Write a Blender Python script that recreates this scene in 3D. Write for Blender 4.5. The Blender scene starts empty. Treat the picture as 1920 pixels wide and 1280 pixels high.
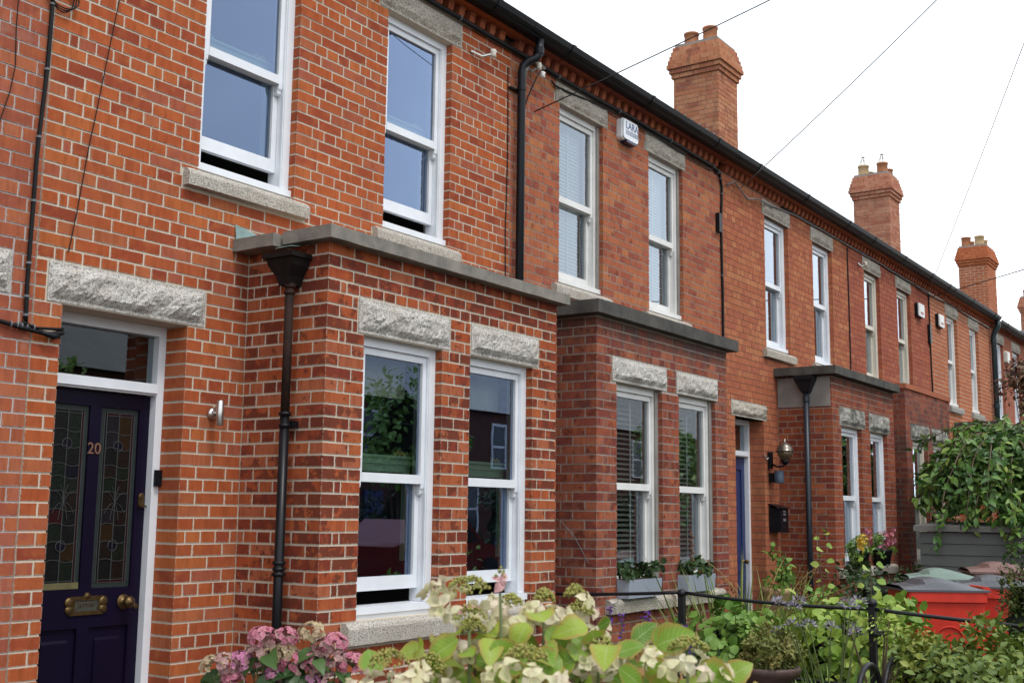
import bpy, math, random
import numpy as np
from mathutils import Vector, Matrix, noise

random.seed(7)
rad = math.radians
SC = bpy.context.scene
COL = SC.collection

# ------------------------------------------------------------------ camera
CAM = (-5.073, -5.5115, 1.6)
FW = Vector((0.81561, 0.56027, 0.14448))
RT = Vector((0.56477, -0.82517, 0.01164))
UP = Vector((-0.12574, -0.07211, 0.98944))
cam_d = bpy.data.cameras.new('camera')
cam = bpy.data.objects.new('camera', cam_d)
COL.objects.link(cam)
m = Matrix((RT, UP, -FW)).transposed().to_4x4()
m.translation = CAM
cam.matrix_world = m
cam_d.sensor_width = 36.0
cam_d.lens = 41.39
cam_d.clip_start = 0.1
cam_d.clip_end = 2000
cam_d.dof.use_dof = True
cam_d.dof.focus_distance = 8.5
cam_d.dof.aperture_fstop = 8.0
SC.camera = cam

# ------------------------------------------------------------------ sky, sun, exposure
SUN_EL, SUN_AZ = rad(58), rad(200)          # azimuth from +Y towards +X
W = bpy.data.worlds.new('World'); SC.world = W; W.use_nodes = True
nt = W.node_tree; nt.nodes.clear()
wo = nt.nodes.new('ShaderNodeOutputWorld'); bg = nt.nodes.new('ShaderNodeBackground')
sky = nt.nodes.new('ShaderNodeTexSky'); sky.sky_type = 'NISHITA'; sky.sun_disc = False
sky.sun_elevation = SUN_EL; sky.sun_rotation = SUN_AZ
tc = nt.nodes.new('ShaderNodeTexCoord')
cn = nt.nodes.new('ShaderNodeTexNoise'); cn.inputs['Scale'].default_value = 3.2; cn.inputs['Detail'].default_value = 5
cr = nt.nodes.new('ShaderNodeMapRange')
cr.inputs['From Min'].default_value = 0.3; cr.inputs['From Max'].default_value = 0.7
cr.inputs['To Min'].default_value = 0.62; cr.inputs['To Max'].default_value = 0.97
mx = nt.nodes.new('ShaderNodeMix'); mx.data_type = 'RGBA'
mx.inputs[7].default_value = (12.4, 12.9, 13.4, 1)
nt.links.new(tc.outputs['Generated'], cn.inputs['Vector'])
nt.links.new(cn.outputs['Fac'], cr.inputs['Value'])
nt.links.new(cr.outputs['Result'], mx.inputs[0])
nt.links.new(sky.outputs['Color'], mx.inputs[6])
nt.links.new(mx.outputs[2], bg.inputs['Color'])
bg.inputs['Strength'].default_value = 0.12
nt.links.new(bg.outputs[0], wo.inputs['Surface'])

sl = bpy.data.lights.new('sun', 'SUN'); so = bpy.data.objects.new('sun', sl); COL.objects.link(so)
sl.energy = 1.5; sl.angle = rad(13); sl.color = (1.0, 0.965, 0.92)
sd = Vector((math.sin(SUN_AZ) * math.cos(SUN_EL), math.cos(SUN_AZ) * math.cos(SUN_EL), math.sin(SUN_EL)))
so.rotation_euler = sd.to_track_quat('Z', 'Y').to_euler()
so.location = (0, -10, 20)

SC.view_settings.view_transform = 'Standard'
SC.view_settings.look = 'None'
SC.view_settings.gamma = 1.0
SC.view_settings.exposure = 0.27
SC.view_settings.use_curve_mapping = False
SC.render.engine = 'CYCLES'
SC.cycles.use_denoising = True
SC.cycles.max_bounces = 8
SC.cycles.transparent_max_bounces = 12
SC.cycles.caustics_reflective = False
SC.cycles.caustics_refractive = False

# ------------------------------------------------------------------ material helpers
MATS = {}

def _nodes(name):
    mt = bpy.data.materials.new(name); mt.use_nodes = True
    n = mt.node_tree; n.nodes.clear()
    out = n.nodes.new('ShaderNodeOutputMaterial')
    return mt, n, out

def _noise(n, scale, detail=4, vec=None, rough=0.55):
    t = n.nodes.new('ShaderNodeTexNoise')
    t.inputs['Scale'].default_value = scale; t.inputs['Detail'].default_value = detail
    t.inputs['Roughness'].default_value = rough
    if vec is not None:
        n.links.new(vec, t.inputs['Vector'])
    return t

def _ramp(n, fac, stops, mode='LINEAR'):
    r = n.nodes.new('ShaderNodeValToRGB'); r.color_ramp.interpolation = mode
    el = r.color_ramp.elements
    while len(el) < len(stops):
        el.new(0.5)
    for e, (p, c) in zip(el, stops):
        e.position = p; e.color = (*c, 1) if len(c) == 3 else c
    n.links.new(fac, r.inputs['Fac'])
    return r

def _mixc(n, fac, a, b, blend='MIX'):
    x = n.nodes.new('ShaderNodeMix'); x.data_type = 'RGBA'; x.blend_type = blend
    for sock, val in ((x.inputs[0], fac), (x.inputs[6], a), (x.inputs[7], b)):
        if isinstance(val, bpy.types.NodeSocket):
            n.links.new(val, sock)
        elif isinstance(val, (int, float)):
            sock.default_value = val
        else:
            sock.default_value = (*val, 1)
    return x.outputs[2]

def _math(n, op, a, b=None):
    x = n.nodes.new('ShaderNodeMath'); x.operation = op
    for sock, val in zip(x.inputs, (a, b)):
        if val is None:
            continue
        if isinstance(val, bpy.types.NodeSocket):
            n.links.new(val, sock)
        else:
            sock.default_value = val
    return x.outputs[0]

def _pos(n):
    return n.nodes.new('ShaderNodeNewGeometry').outputs['Position']

def _scalev(n, vec, s):
    x = n.nodes.new('ShaderNodeVectorMath'); x.operation = 'MULTIPLY'
    n.links.new(vec, x.inputs[0]); x.inputs[1].default_value = s
    return x.outputs[0]

def _bsdf(n, out, col, rough, metal=0.0, bump=None, bdist=0.002, bstr=0.5, spec=0.4):
    p = n.nodes.new('ShaderNodeBsdfPrincipled')
    if isinstance(col, bpy.types.NodeSocket):
        n.links.new(col, p.inputs['Base Color'])
    else:
        p.inputs['Base Color'].default_value = (*col, 1)
    if isinstance(rough, bpy.types.NodeSocket):
        n.links.new(rough, p.inputs['Roughness'])
    else:
        p.inputs['Roughness'].default_value = rough
    p.inputs['Metallic'].default_value = metal
    p.inputs['Specular IOR Level'].default_value = spec
    if bump is not None:
        b = n.nodes.new('ShaderNodeBump'); b.inputs['Distance'].default_value = bdist
        b.inputs['Strength'].default_value = bstr
        n.links.new(bump, b.inputs['Height']); n.links.new(b.outputs[0], p.inputs['Normal'])
    n.links.new(p.outputs[0], out.inputs['Surface'])
    return p

def plain(name, col, rough=0.6, metal=0.0, var=0.2, scale=6.0, bump=0.0, bscale=80, spec=0.4, dirt=None):
    """colour with broad and fine variation, optional fine relief and dirt tint"""
    if name in MATS:
        return MATS[name]
    mt, n, out = _nodes(name)
    po = _pos(n)
    n1 = _noise(n, scale, 5, po); n2 = _noise(n, scale * 9, 3, po)
    d = tuple(c * (1 - var) for c in col) if dirt is None else dirt
    c = _mixc(n, _ramp(n, n1.outputs['Fac'], [(0.35, (0, 0, 0)), (0.68, (1, 1, 1))]).outputs[0], col, d)
    c = _mixc(n, _math(n, 'MULTIPLY', n2.outputs['Fac'], var), c, tuple(x * 0.6 for x in col))
    bt = _noise(n, bscale, 3, po).outputs['Fac'] if bump else None
    _bsdf(n, out, c, rough, metal, bt, bump, 0.6, spec)
    MATS[name] = mt
    return mt

def brick_mat(name, pal, blotch=0.0, blotch_col=(0.13, 0.035, 0.022), light=(0.5, 0.15, 0.05), soot=None, bleach=0.0, edge=(.45, .37, .29), ew=0.018, top=None):
    """palette picked by each brick's own random value; streaks and flashed patches inside the brick"""
    mt, n, out = _nodes(name)
    at = n.nodes.new('ShaderNodeAttribute'); at.attribute_name = 'rnd'
    r = at.outputs['Fac']
    stops = [(i / len(pal), c) for i, c in enumerate(pal)]
    base = _ramp(n, r, stops, 'CONSTANT').outputs[0]
    po = _pos(n)
    off = n.nodes.new('ShaderNodeVectorMath'); off.operation = 'ADD'
    cmb = n.nodes.new('ShaderNodeCombineXYZ')
    k = _math(n, 'MULTIPLY', r, 91.0)
    for s in cmb.inputs:
        n.links.new(k, s)
    n.links.new(po, off.inputs[0]); n.links.new(cmb.outputs[0], off.inputs[1])
    v = off.outputs[0]
    # vertical drag marks
    st = _noise(n, 1.0, 3, _scalev(n, v, (38, 38, 5)))
    base = _mixc(n, _math(n, 'MULTIPLY', _ramp(n, st.outputs['Fac'], [(0.42, (0, 0, 0)), (0.66, (1, 1, 1))]).outputs[0], 0.5),
                 base, tuple(c * 0.55 for c in pal[0]))
    # lighter orange fired edges
    lt = _noise(n, 11, 4, v)
    base = _mixc(n, _math(n, 'MULTIPLY', _ramp(n, lt.outputs['Fac'], [(0.48, (0, 0, 0)), (0.70, (1, 1, 1))]).outputs[0], 0.5), base, light)
    if blotch:
        bn = _noise(n, 13, 5, v, 0.6)
        r2 = _math(n, 'FRACT', _math(n, 'MULTIPLY', r, 7.31))
        thr = _math(n, 'MULTIPLY', r2, blotch)
        f = _math(n, 'ADD', bn.outputs['Fac'], thr)
        base = _mixc(n, _ramp(n, f, [(0.62, (0, 0, 0)), (0.68, (0.85, 0.85, 0.85))]).outputs[0], base, blotch_col)
    # broad weathering over the wall
    wn = _noise(n, 1.3, 5, po)
    base = _mixc(n, _math(n, 'MULTIPLY', _ramp(n, wn.outputs['Fac'], [(0.45, (0, 0, 0)), (0.75, (1, 1, 1))]).outputs[0], 0.3),
                 base, tuple(c * 0.6 for c in pal[0]))
    if bleach:
        bl = _noise(n, 5, 5, po)
        base = _mixc(n, _math(n, 'MULTIPLY', _ramp(n, bl.outputs['Fac'], [(0.6, (0, 0, 0)), (0.75, (1, 1, 1))]).outputs[0], bleach),
                     base, (0.5, 0.36, 0.3))
    if soot:
        sn = _noise(n, 3.0, 5, _scalev(n, po, (1.6, 1.6, 0.7)))
        base = _mixc(n, _math(n, 'MULTIPLY', _ramp(n, sn.outputs['Fac'], [(soot[0], (0, 0, 0)), (soot[0] + 0.12, (1, 1, 1))]).outputs[0], soot[1]),
                     base, (0.07, 0.05, 0.045))
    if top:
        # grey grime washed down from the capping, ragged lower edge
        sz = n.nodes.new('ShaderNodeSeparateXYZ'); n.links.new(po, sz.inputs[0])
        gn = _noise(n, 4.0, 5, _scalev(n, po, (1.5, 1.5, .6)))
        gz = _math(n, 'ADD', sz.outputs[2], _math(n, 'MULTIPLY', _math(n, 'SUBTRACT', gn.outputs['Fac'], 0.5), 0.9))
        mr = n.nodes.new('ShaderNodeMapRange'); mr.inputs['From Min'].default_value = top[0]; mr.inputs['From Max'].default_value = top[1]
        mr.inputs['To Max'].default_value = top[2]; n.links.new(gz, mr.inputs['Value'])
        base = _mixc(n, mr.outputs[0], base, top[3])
    # mortar smeared over ragged arrises
    uv = n.nodes.new('ShaderNodeUVMap'); uv.uv_map = 'edge'
    sx = n.nodes.new('ShaderNodeSeparateXYZ'); n.links.new(uv.outputs[0], sx.inputs[0])
    hl = n.nodes.new('ShaderNodeAttribute'); hl.attribute_name = 'hl'
    hh = n.nodes.new('ShaderNodeAttribute'); hh.attribute_name = 'hh'
    dx = _math(n, 'SUBTRACT', hl.outputs['Fac'], _math(n, 'ABSOLUTE', sx.outputs[0]))
    dz = _math(n, 'SUBTRACT', hh.outputs['Fac'], _math(n, 'ABSOLUTE', sx.outputs[1]))
    dm = _math(n, 'MINIMUM', dx, dz)
    en = _noise(n, 55, 4, po, 0.65)
    wv = _math(n, 'MULTIPLY', _math(n, 'MAXIMUM', _math(n, 'SUBTRACT', en.outputs['Fac'], 0.42), 0.0), ew)
    ef = _math(n, 'MULTIPLY', _math(n, 'LESS_THAN', dm, wv), _math(n, 'GREATER_THAN', hl.outputs['Fac'], 0.001))
    base = _mixc(n, _math(n, 'MULTIPLY', ef, 0.75), base, edge)
    fn = _noise(n, 120, 4, po)
    base = _mixc(n, _math(n, 'MULTIPLY', fn.outputs['Fac'], 0.28), base, (0.06, 0.02, 0.012))
    _bsdf(n, out, base, 0.9, 0, fn.outputs['Fac'], 0.002, 0.55, 0.1)
    return mt

def mortar_mat(name, col, dirt=None, amount=0.5):
    mt, n, out = _nodes(name)
    po = _pos(n)
    a = _noise(n, 2.5, 5, po); b = _noise(n, 150, 3, po)
    c = _mixc(n, _math(n, 'MULTIPLY', _ramp(n, a.outputs['Fac'], [(0.4, (0, 0, 0)), (0.7, (1, 1, 1))]).outputs[0], amount), col,
              dirt or tuple(x * 0.6 for x in col))
    c = _mixc(n, _math(n, 'MULTIPLY', b.outputs['Fac'], 0.35), c, tuple(x * 0.55 for x in col))
    _bsdf(n, out, c, 0.93, 0, b.outputs['Fac'], 0.002, 0.5, 0.15)
    return mt

def granite_mat(name, lightc, darkc, stain=0.3, stainc=(0.12, 0.11, 0.09), scale=100):
    mt, n, out = _nodes(name)
    po = _pos(n)
    a = _noise(n, scale, 3, po, 0.7); b = _noise(n, 4.5, 5, po); c = _noise(n, 40, 4, po)
    mid = tuple((x * 0.62 + y * 0.38) for x, y in zip(lightc, darkc))
    col = _ramp(n, a.outputs['Fac'], [(0.40, darkc), (0.455, mid), (0.52, lightc), (0.62, tuple(min(0.85, x * 1.2) for x in lightc))]).outputs[0]
    col = _mixc(n, _math(n, 'MULTIPLY', _ramp(n, c.outputs['Fac'], [(0.5, (0, 0, 0)), (0.75, (1, 1, 1))]).outputs[0], 0.3), col, (0.42, 0.37, 0.3))
    col = _mixc(n, _math(n, 'MULTIPLY', _ramp(n, b.outputs['Fac'], [(0.42, (0, 0, 0)), (0.7, (1, 1, 1))]).outputs[0], stain), col, stainc)
    _bsdf(n, out, col, 0.88, 0, a.outputs['Fac'], 0.003, 0.6, 0.2)
    return mt

def glass_mat(name, tint=(0.62, 0.76, 1.0), gain=3.2):
    """double-glazed pane: coated reflection over a see-through sheet"""
    mt, n, out = _nodes(name)
    fr = n.nodes.new('ShaderNodeFresnel'); fr.inputs['IOR'].default_value = 1.5
    fac = _math(n, 'MINIMUM', _math(n, 'MULTIPLY', fr.outputs[0], gain), 0.9)
    g = n.nodes.new('ShaderNodeBsdfGlossy'); g.inputs['Roughness'].default_value = 0.004
    g.inputs['Color'].default_value = (*tint, 1)
    wn = _noise(n, 2.2, 2, _pos(n))
    b = n.nodes.new('ShaderNodeBump'); b.inputs['Distance'].default_value = 0.002; b.inputs['Strength'].default_value = 0.08
    n.links.new(wn.outputs['Fac'], b.inputs['Height']); n.links.new(b.outputs[0], g.inputs['Normal'])
    t = n.nodes.new('ShaderNodeBsdfTransparent'); t.inputs['Color'].default_value = (0.82, 0.88, 0.86, 1)
    ms = n.nodes.new('ShaderNodeMixShader')
    n.links.new(fac, ms.inputs[0]); n.links.new(t.outputs[0], ms.inputs[1]); n.links.new(g.outputs[0], ms.inputs[2])
    n.links.new(ms.outputs[0], out.inputs['Surface'])
    return mt

def leaf_mat(name, cols, edge=None, edge_amt=0.0, trans=0.16, rough=0.5, vein=None):
    """each leaf picks a colour by its random value; a little light comes through"""
    mt, n, out = _nodes(name)
    at = n.nodes.new('ShaderNodeAttribute'); at.attribute_name = 'rnd'
    c = _ramp(n, at.outputs['Fac'], [(i / max(1, len(cols) - 1), k) for i, k in enumerate(cols)]).outputs[0]
    po = _pos(n)
    nn = _noise(n, 30, 4, po)
    c = _mixc(n, _math(n, 'MULTIPLY', nn.outputs['Fac'], 0.4), c, tuple(x * 0.5 for x in cols[0]))
    uvn = n.nodes.new('ShaderNodeUVMap')
    if vein or edge:
        sx = n.nodes.new('ShaderNodeSeparateXYZ'); n.links.new(uvn.outputs[0], sx.inputs[0])
        au = _math(n, 'ABSOLUTE', _math(n, 'SUBTRACT', sx.outputs[0], 0.5))
    if vein:
        w = _math(n, 'SINE', _math(n, 'MULTIPLY', _math(n, 'SUBTRACT', sx.outputs[1], _math(n, 'MULTIPLY', au, 0.55)), 52.0))
        vf = _math(n, 'MULTIPLY', _ramp(n, w, [(0.86, (0, 0, 0)), (0.99, (1, 1, 1))]).outputs[0], 0.45)
        c = _mixc(n, vf, c, vein)
        mid = _ramp(n, au, [(0.0, (1, 1, 1)), (0.035, (0, 0, 0))]).outputs[0]
        c = _mixc(n, _math(n, 'MULTIPLY', mid, 0.7), c, vein)
    if edge:
        ef = _math(n, 'ADD', au, _math(n, 'MULTIPLY', nn.outputs['Fac'], 0.25))
        ef = _ramp(n, ef, [(0.42, (0, 0, 0)), (0.62, (1, 1, 1))]).outputs[0]
        c = _mixc(n, _math(n, 'MULTIPLY', ef, edge_amt), c, edge)
    p = n.nodes.new('ShaderNodeBsdfPrincipled'); n.links.new(c, p.inputs['Base Color'])
    p.inputs['Roughness'].default_value = rough; p.inputs['Specular IOR Level'].default_value = 0.35
    t = n.nodes.new('ShaderNodeBsdfTranslucent'); n.links.new(c, t.inputs['Color'])
    ms = n.nodes.new('ShaderNodeMixShader'); ms.inputs[0].default_value = trans
    n.links.new(p.outputs[0], ms.inputs[1]); n.links.new(t.outputs[0], ms.inputs[2])
    n.links.new(ms.outputs[0], out.inputs['Surface'])
    return mt

# ------------------------------------------------------------------ mesh helpers
class MB:
    def __init__(s):
        s.v = []; s.f = []; s.r = []; s.uv = []
    def _add(s, vs, fs, r=0.5):
        o = len(s.v); s.v += [tuple(p) for p in vs]
        for f in fs:
            s.f.append(tuple(o + i for i in f)); s.r.append(r)
    def box(s, x0, x1, y0, y1, z0, z1, r=0.5):
        s._add([(x0, y0, z0), (x1, y0, z0), (x1, y1, z0), (x0, y1, z0), (x0, y0, z1), (x1, y0, z1), (x1, y1, z1), (x0, y1, z1)],
               [(0, 3, 2, 1), (4, 5, 6, 7), (0, 1, 5, 4), (1, 2, 6, 5), (2, 3, 7, 6), (3, 0, 4, 7)], r)
        return s
    def quad(s, a, b, c, d, r=0.5):
        s._add([a, b, c, d], [(0, 1, 2, 3)], r); return s
    def prism_x(s, prof, x0, x1, r=0.5):
        n = len(prof)
        s._add([(x0, y, z) for y, z in prof] + [(x1, y, z) for y, z in prof],
               [(i, i + n, (i + 1) % n + n, (i + 1) % n) for i in range(n)] + [tuple(range(n)), tuple(range(2 * n - 1, n - 1, -1))], r)
        return s
    def prism_z(s, prof, z0, z1, r=0.5):
        n = len(prof)
        s._add([(x, y, z0) for x, y in prof] + [(x, y, z1) for x, y in prof],
               [(i, (i + 1) % n, (i + 1) % n + n, i + n) for i in range(n)] + [tuple(range(n - 1, -1, -1)), tuple(range(n, 2 * n))], r)
        return s
    def prism_y(s, prof, y0, y1, r=0.5):
        n = len(prof)
        s._add([(x, y0, z) for x, z in prof] + [(x, y1, z) for x, z in prof],
               [(i, (i + 1) % n, (i + 1) % n + n, i + n) for i in range(n)] + [tuple(range(n - 1, -1, -1)), tuple(range(n, 2 * n))], r)
        return s
    def tube(s, path, rr, n=8, r=0.5, cap=True):
        P = [Vector(p) for p in path]
        if not hasattr(rr, '__len__'):
            rr = [rr] * len(P)
        rings = []; prev = None
        for i, p in enumerate(P):
            d = (P[min(i + 1, len(P) - 1)] - P[max(i - 1, 0)]).normalized()
            if prev is None:
                a = d.orthogonal().normalized()
            else:
                a = prev - d * prev.dot(d)
                a = a.normalized() if a.length > 1e-5 else d.orthogonal().normalized()
            prev = a; b = d.cross(a)
            rings.append([p + (a * math.cos(2 * math.pi * k / n) + b * math.sin(2 * math.pi * k / n)) * rr[i] for k in range(n)])
        vs = [v for g in rings for v in g]; fs = []
        for i in range(len(P) - 1):
            for k in range(n):
                fs.append((i * n + k, i * n + (k + 1) % n, (i + 1) * n + (k + 1) % n, (i + 1) * n + k))
        if cap:
            fs.append(tuple(range(n - 1, -1, -1))); fs.append(tuple(range((len(P) - 1) * n, len(P) * n)))
        s._add(vs, fs, r); return s
    def lathe(s, prof, c, n=20, r=0.5, axis='z'):
        vs = []; fs = []
        for q, z in prof:
            for k in range(n):
                a = 2 * math.pi * k / n
                if axis == 'z':
                    vs.append((c[0] + q * math.cos(a), c[1] + q * math.sin(a), c[2] + z))
                elif axis == 'y':
                    vs.append((c[0] + q * math.cos(a), c[1] + z, c[2] + q * math.sin(a)))
                else:
                    vs.append((c[0] + z, c[1] + q * math.cos(a), c[2] + q * math.sin(a)))
        for i in range(len(prof) - 1):
            for k in range(n):
                fs.append((i * n + k, i * n + (k + 1) % n, (i + 1) * n + (k + 1) % n, (i + 1) * n + k))
        fs.append(tuple(range(n - 1, -1, -1))); fs.append(tuple(range((len(prof) - 1) * n, len(prof) * n)))
        s._add(vs, fs, r); return s
    def mesh(s, name, smooth=False):
        me = bpy.data.meshes.new(name)
        me.from_pydata(s.v, [], s.f)
        a = me.attributes.new('rnd', 'FLOAT', 'FACE')
        a.data.foreach_set('value', s.r)
        if smooth:
            me.polygons.foreach_set('use_smooth', [True] * len(me.polygons))
        me.update()
        return me
    def build(s, name, mat, parent=None, smooth=False):
        return obj(name, s.mesh(name, smooth), mat, parent)

def obj(name, me, mat, parent=None):
    if not me.materials:
        me.materials.append(mat)
    o = bpy.data.objects.new(name, me); COL.objects.link(o)
    if parent is not None:
        o.parent = parent
        o.matrix_parent_inverse = BASE[parent.name]
        BASE[o.name] = Matrix.Identity(4)
    return o

BASE = {}

def tag(o, label, cat, group=None, kind=None):
    if label: o['label'] = label
    if cat: o['category'] = cat
    if group: o['group'] = group
    if kind: o['kind'] = kind
    BASE.setdefault(o.name, Matrix.Identity(4))
    return o

def thing(name, label, cat, loc, group=None):
    """Empty at the base of a thing; its parts are given in world coordinates"""
    o = bpy.data.objects.new(name, None); COL.objects.link(o)
    o.location = loc; o.empty_display_size = 0.2
    BASE[o.name] = Matrix.Translation(Vector(loc)).inverted()
    return tag(o, label, cat, group)

def struct(name, mb, mat):
    o = mb.build(name, mat); o['kind'] = 'structure'
    return o

def scatter_mesh(name, tv, tf, mats4, rnd, uv=None, smooth=True):
    """many copies of one template joined into a single mesh"""
    tv = np.asarray(tv, float); n = len(tv); k = len(mats4)
    M4 = np.asarray(mats4, float)
    hv = np.concatenate([tv, np.ones((n, 1))], 1)
    V = np.einsum('kij,nj->kni', M4, hv)[:, :, :3].reshape(-1, 3)
    F = []; R = []; 
    for i in range(k):
        o = i * n
        for f in tf:
            F.append(tuple(o + a for a in f)); R.append(rnd[i])
    me = bpy.data.meshes.new(name); me.from_pydata(V.tolist(), [], F)
    a = me.attributes.new('rnd', 'FLOAT', 'FACE'); a.data.foreach_set('value', R)
    if uv is not None:
        ul = me.uv_layers.new(name='UVMap')
        li = np.empty(len(me.loops), int); me.loops.foreach_get('vertex_index', li)
        U = np.asarray(uv, float)[li % n]
        ul.data.foreach_set('uv', U.ravel())
    if smooth:
        me.polygons.foreach_set('use_smooth', [True] * len(me.polygons))
    me.update()
    return me

def frame4(loc, d, up, s=1.0, roll=0.0):
    """matrix with local +Y along d, +Z near up"""
    d = Vector(d).normalized(); up = Vector(up)
    x = d.cross(up)
    if x.length < 1e-4:
        x = d.orthogonal()
    x.normalize(); z = x.cross(d)
    mt = Matrix((x, d, z)).transposed().to_4x4()
    if roll:
        mt = mt @ Matrix.Rotation(roll, 4, 'Y')
    mt = mt @ Matrix.Diagonal((s, s, s, 1))
    mt.translation = Vector(loc)
    return mt

def leaf_tmpl(L=1.0, Wd=0.5, nseg=5, fold=0.15, droop=0.25, pos=0.45, serr=0.0):
    """ovate leaf along +Y with a folded midrib; returns verts, faces, uv"""
    v = []; uv = []; f = []
    for i in range(nseg + 1):
        t = i / nseg
        w = Wd * 0.5 * (math.sin(math.pi * t ** (math.log(0.5) / math.log(pos)))) ** 0.8 if 0 < t < 1 else 0.012
        if serr and 0 < t < 1:
            w *= 1 + serr * (1 if i % 2 else -1)
        z = -droop * L * t * t
        for sgn, u in ((-1, 0.0), (0, 0.5), (1, 1.0)):
            v.append((sgn * w, L * t, z + abs(sgn) * fold * w))
            uv.append((u, t))
    for i in range(nseg):
        for k in range(2):
            a = i * 3 + k
            f.append((a, a + 1, a + 4, a + 3))
    return v, f, uv

# ------------------------------------------------------------------ ground
m_soil = plain('soil', (0.07, 0.05, 0.035), 0.95, var=0.4, scale=9, bump=0.02, bscale=40)
m_pave = plain('paving', (0.3, 0.29, 0.27), 0.9, var=0.3, scale=3, bump=0.004, bscale=60)
m_road = plain('asphalt', (0.055, 0.055, 0.057), 0.9, var=0.3, scale=2, bump=0.006, bscale=90)
m_conc = plain('concrete', (0.33, 0.32, 0.29), 0.92, var=0.35, scale=5, bump=0.006, bscale=120)
struct('ground', MB().box(-400, 400, -400, 400, -0.5, -0.02), m_soil)
struct('garden_soil', MB().box(-12, 40, -4.55, 0.0, -0.019, 0.0), m_soil)
struct('pavement', MB().box(-60, 80, -7.2, -4.75, -0.019, 0.0), m_pave)
struct('road', MB().box(-60, 80, -13.0, -7.35, -0.019, -0.1 + 0.085), m_road)
struct('kerb', MB().box(-60, 80, -7.35, -7.2, -0.019, 0.02), m_conc)
struct('far_pavement', MB().box(-60, 80, -15.2, -13.0, -0.019, 0.09), m_pave)

# ------------------------------------------------------------------ building materials
ZK, CH, ST = 3.134, 0.0752, 0.23          # a course line, course height, stretcher module
m_white = plain('white_frame', (0.76, 0.79, 0.83), 0.35, var=0.1, scale=5, spec=0.45)
m_cream = plain('cream_frame', (0.66, 0.63, 0.54), 0.45, var=0.12, scale=4)
m_white2 = plain('white_painted_wood', (0.74, 0.74, 0.72), 0.45, var=0.12, scale=5)
m_glass = glass_mat('window_glass', (0.50, 0.66, 1.0), 5.0)
m_glass2 = glass_mat('old_window_glass', (0.78, 0.88, 1.0), 3.2)
m_room = plain('dark_room', (0.05, 0.047, 0.045), 0.9, var=0.3, scale=2)
m_black = plain('black_plastic', (0.008, 0.009, 0.012), 0.4, var=0.25, scale=5, spec=0.22)
m_pipe = plain('black_pipe_paint', (0.008, 0.0085, 0.011), 0.35, var=0.3, scale=7, spec=0.25)
m_rust = plain('rusty_iron', (0.04, 0.02, 0.014), 0.75, var=0.5, scale=14, bump=0.002, bscale=120, dirt=(0.012, 0.01, 0.01), spec=0.15)
m_blue_pipe = plain('blue_grey_pipe_paint', (0.018, 0.026, 0.036), 0.4, var=0.2, scale=6)
m_green_pipe = plain('dark_green_pipe_paint', (0.012, 0.03, 0.035), 0.4, var=0.2, scale=6)
m_gutter = plain('black_gutter', (0.006, 0.006, 0.007), 0.42, var=0.3, scale=4, spec=0.2)
m_slate = plain('slate', (0.06, 0.06, 0.065), 0.7, var=0.3, scale=6)
m_lead = plain('lead_flashing', (0.3, 0.31, 0.32), 0.6, var=0.3, scale=10)
m_granite = granite_mat('granite', (0.50, 0.48, 0.445), (0.15, 0.147, 0.14), 0.45, (0.30, 0.26, 0.20))
m_granite_b = granite_mat('weathered_granite', (0.45, 0.41, 0.345), (0.14, 0.13, 0.115), 0.55, (0.19, 0.165, 0.125))
m_granite_c = granite_mat('sooty_granite', (0.36, 0.35, 0.31), (0.05, 0.048, 0.045), 1.0, (0.018, 0.018, 0.017))
m_sill = granite_mat('sill_granite', (0.47, 0.435, 0.38), (0.13, 0.125, 0.115), 0.35, (0.26, 0.22, 0.17), 130)
m_coping = plain('weathered_coping', (0.26, 0.235, 0.2), 0.95, var=0.4, scale=7, bump=0.006, bscale=90, dirt=(0.13, 0.125, 0.115))
m_coping_d = plain('sooty_coping', (0.045, 0.043, 0.04), 0.95, var=0.4, scale=6, bump=0.006, bscale=90, dirt=(0.1, 0.094, 0.082))
m_render = plain('cement_render', (0.27, 0.25, 0.23), 0.93, var=0.3, scale=5, bump=0.003, bscale=70, dirt=(0.19, 0.175, 0.16))
m_pot = plain('terracotta_pot', (0.42, 0.17, 0.08), 0.85, var=0.3, scale=9)
m_potb = plain('buff_pot', (0.52, 0.36, 0.19), 0.85, var=0.25, scale=9)
m_brass = plain('aged_brass', (0.15, 0.095, 0.04), 0.42, 0.85, var=0.4, scale=30)
m_steel = plain('brushed_steel', (0.62, 0.61, 0.58), 0.28, 0.95, var=0.12, scale=20)

def uniq(ht):
    return random.Random(ht)

def cut(rects, h):
    """rectangles minus one hole"""
    out = []
    a, b, c, d = h
    for (u0, u1, z0, z1) in rects:
        if u1 <= a or u0 >= b or z1 <= c or z0 >= d:
            out.append((u0, u1, z0, z1)); continue
        zl, zh = max(z0, c), min(z1, d)
        if u0 < a: out.append((u0, a, zl, zh))
        if u1 > b: out.append((b, u1, zl, zh))
        if z0 < c: out.append((u0, u1, z0, c))
        if z1 > d: out.append((u0, u1, d, z1))
    return out

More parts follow.
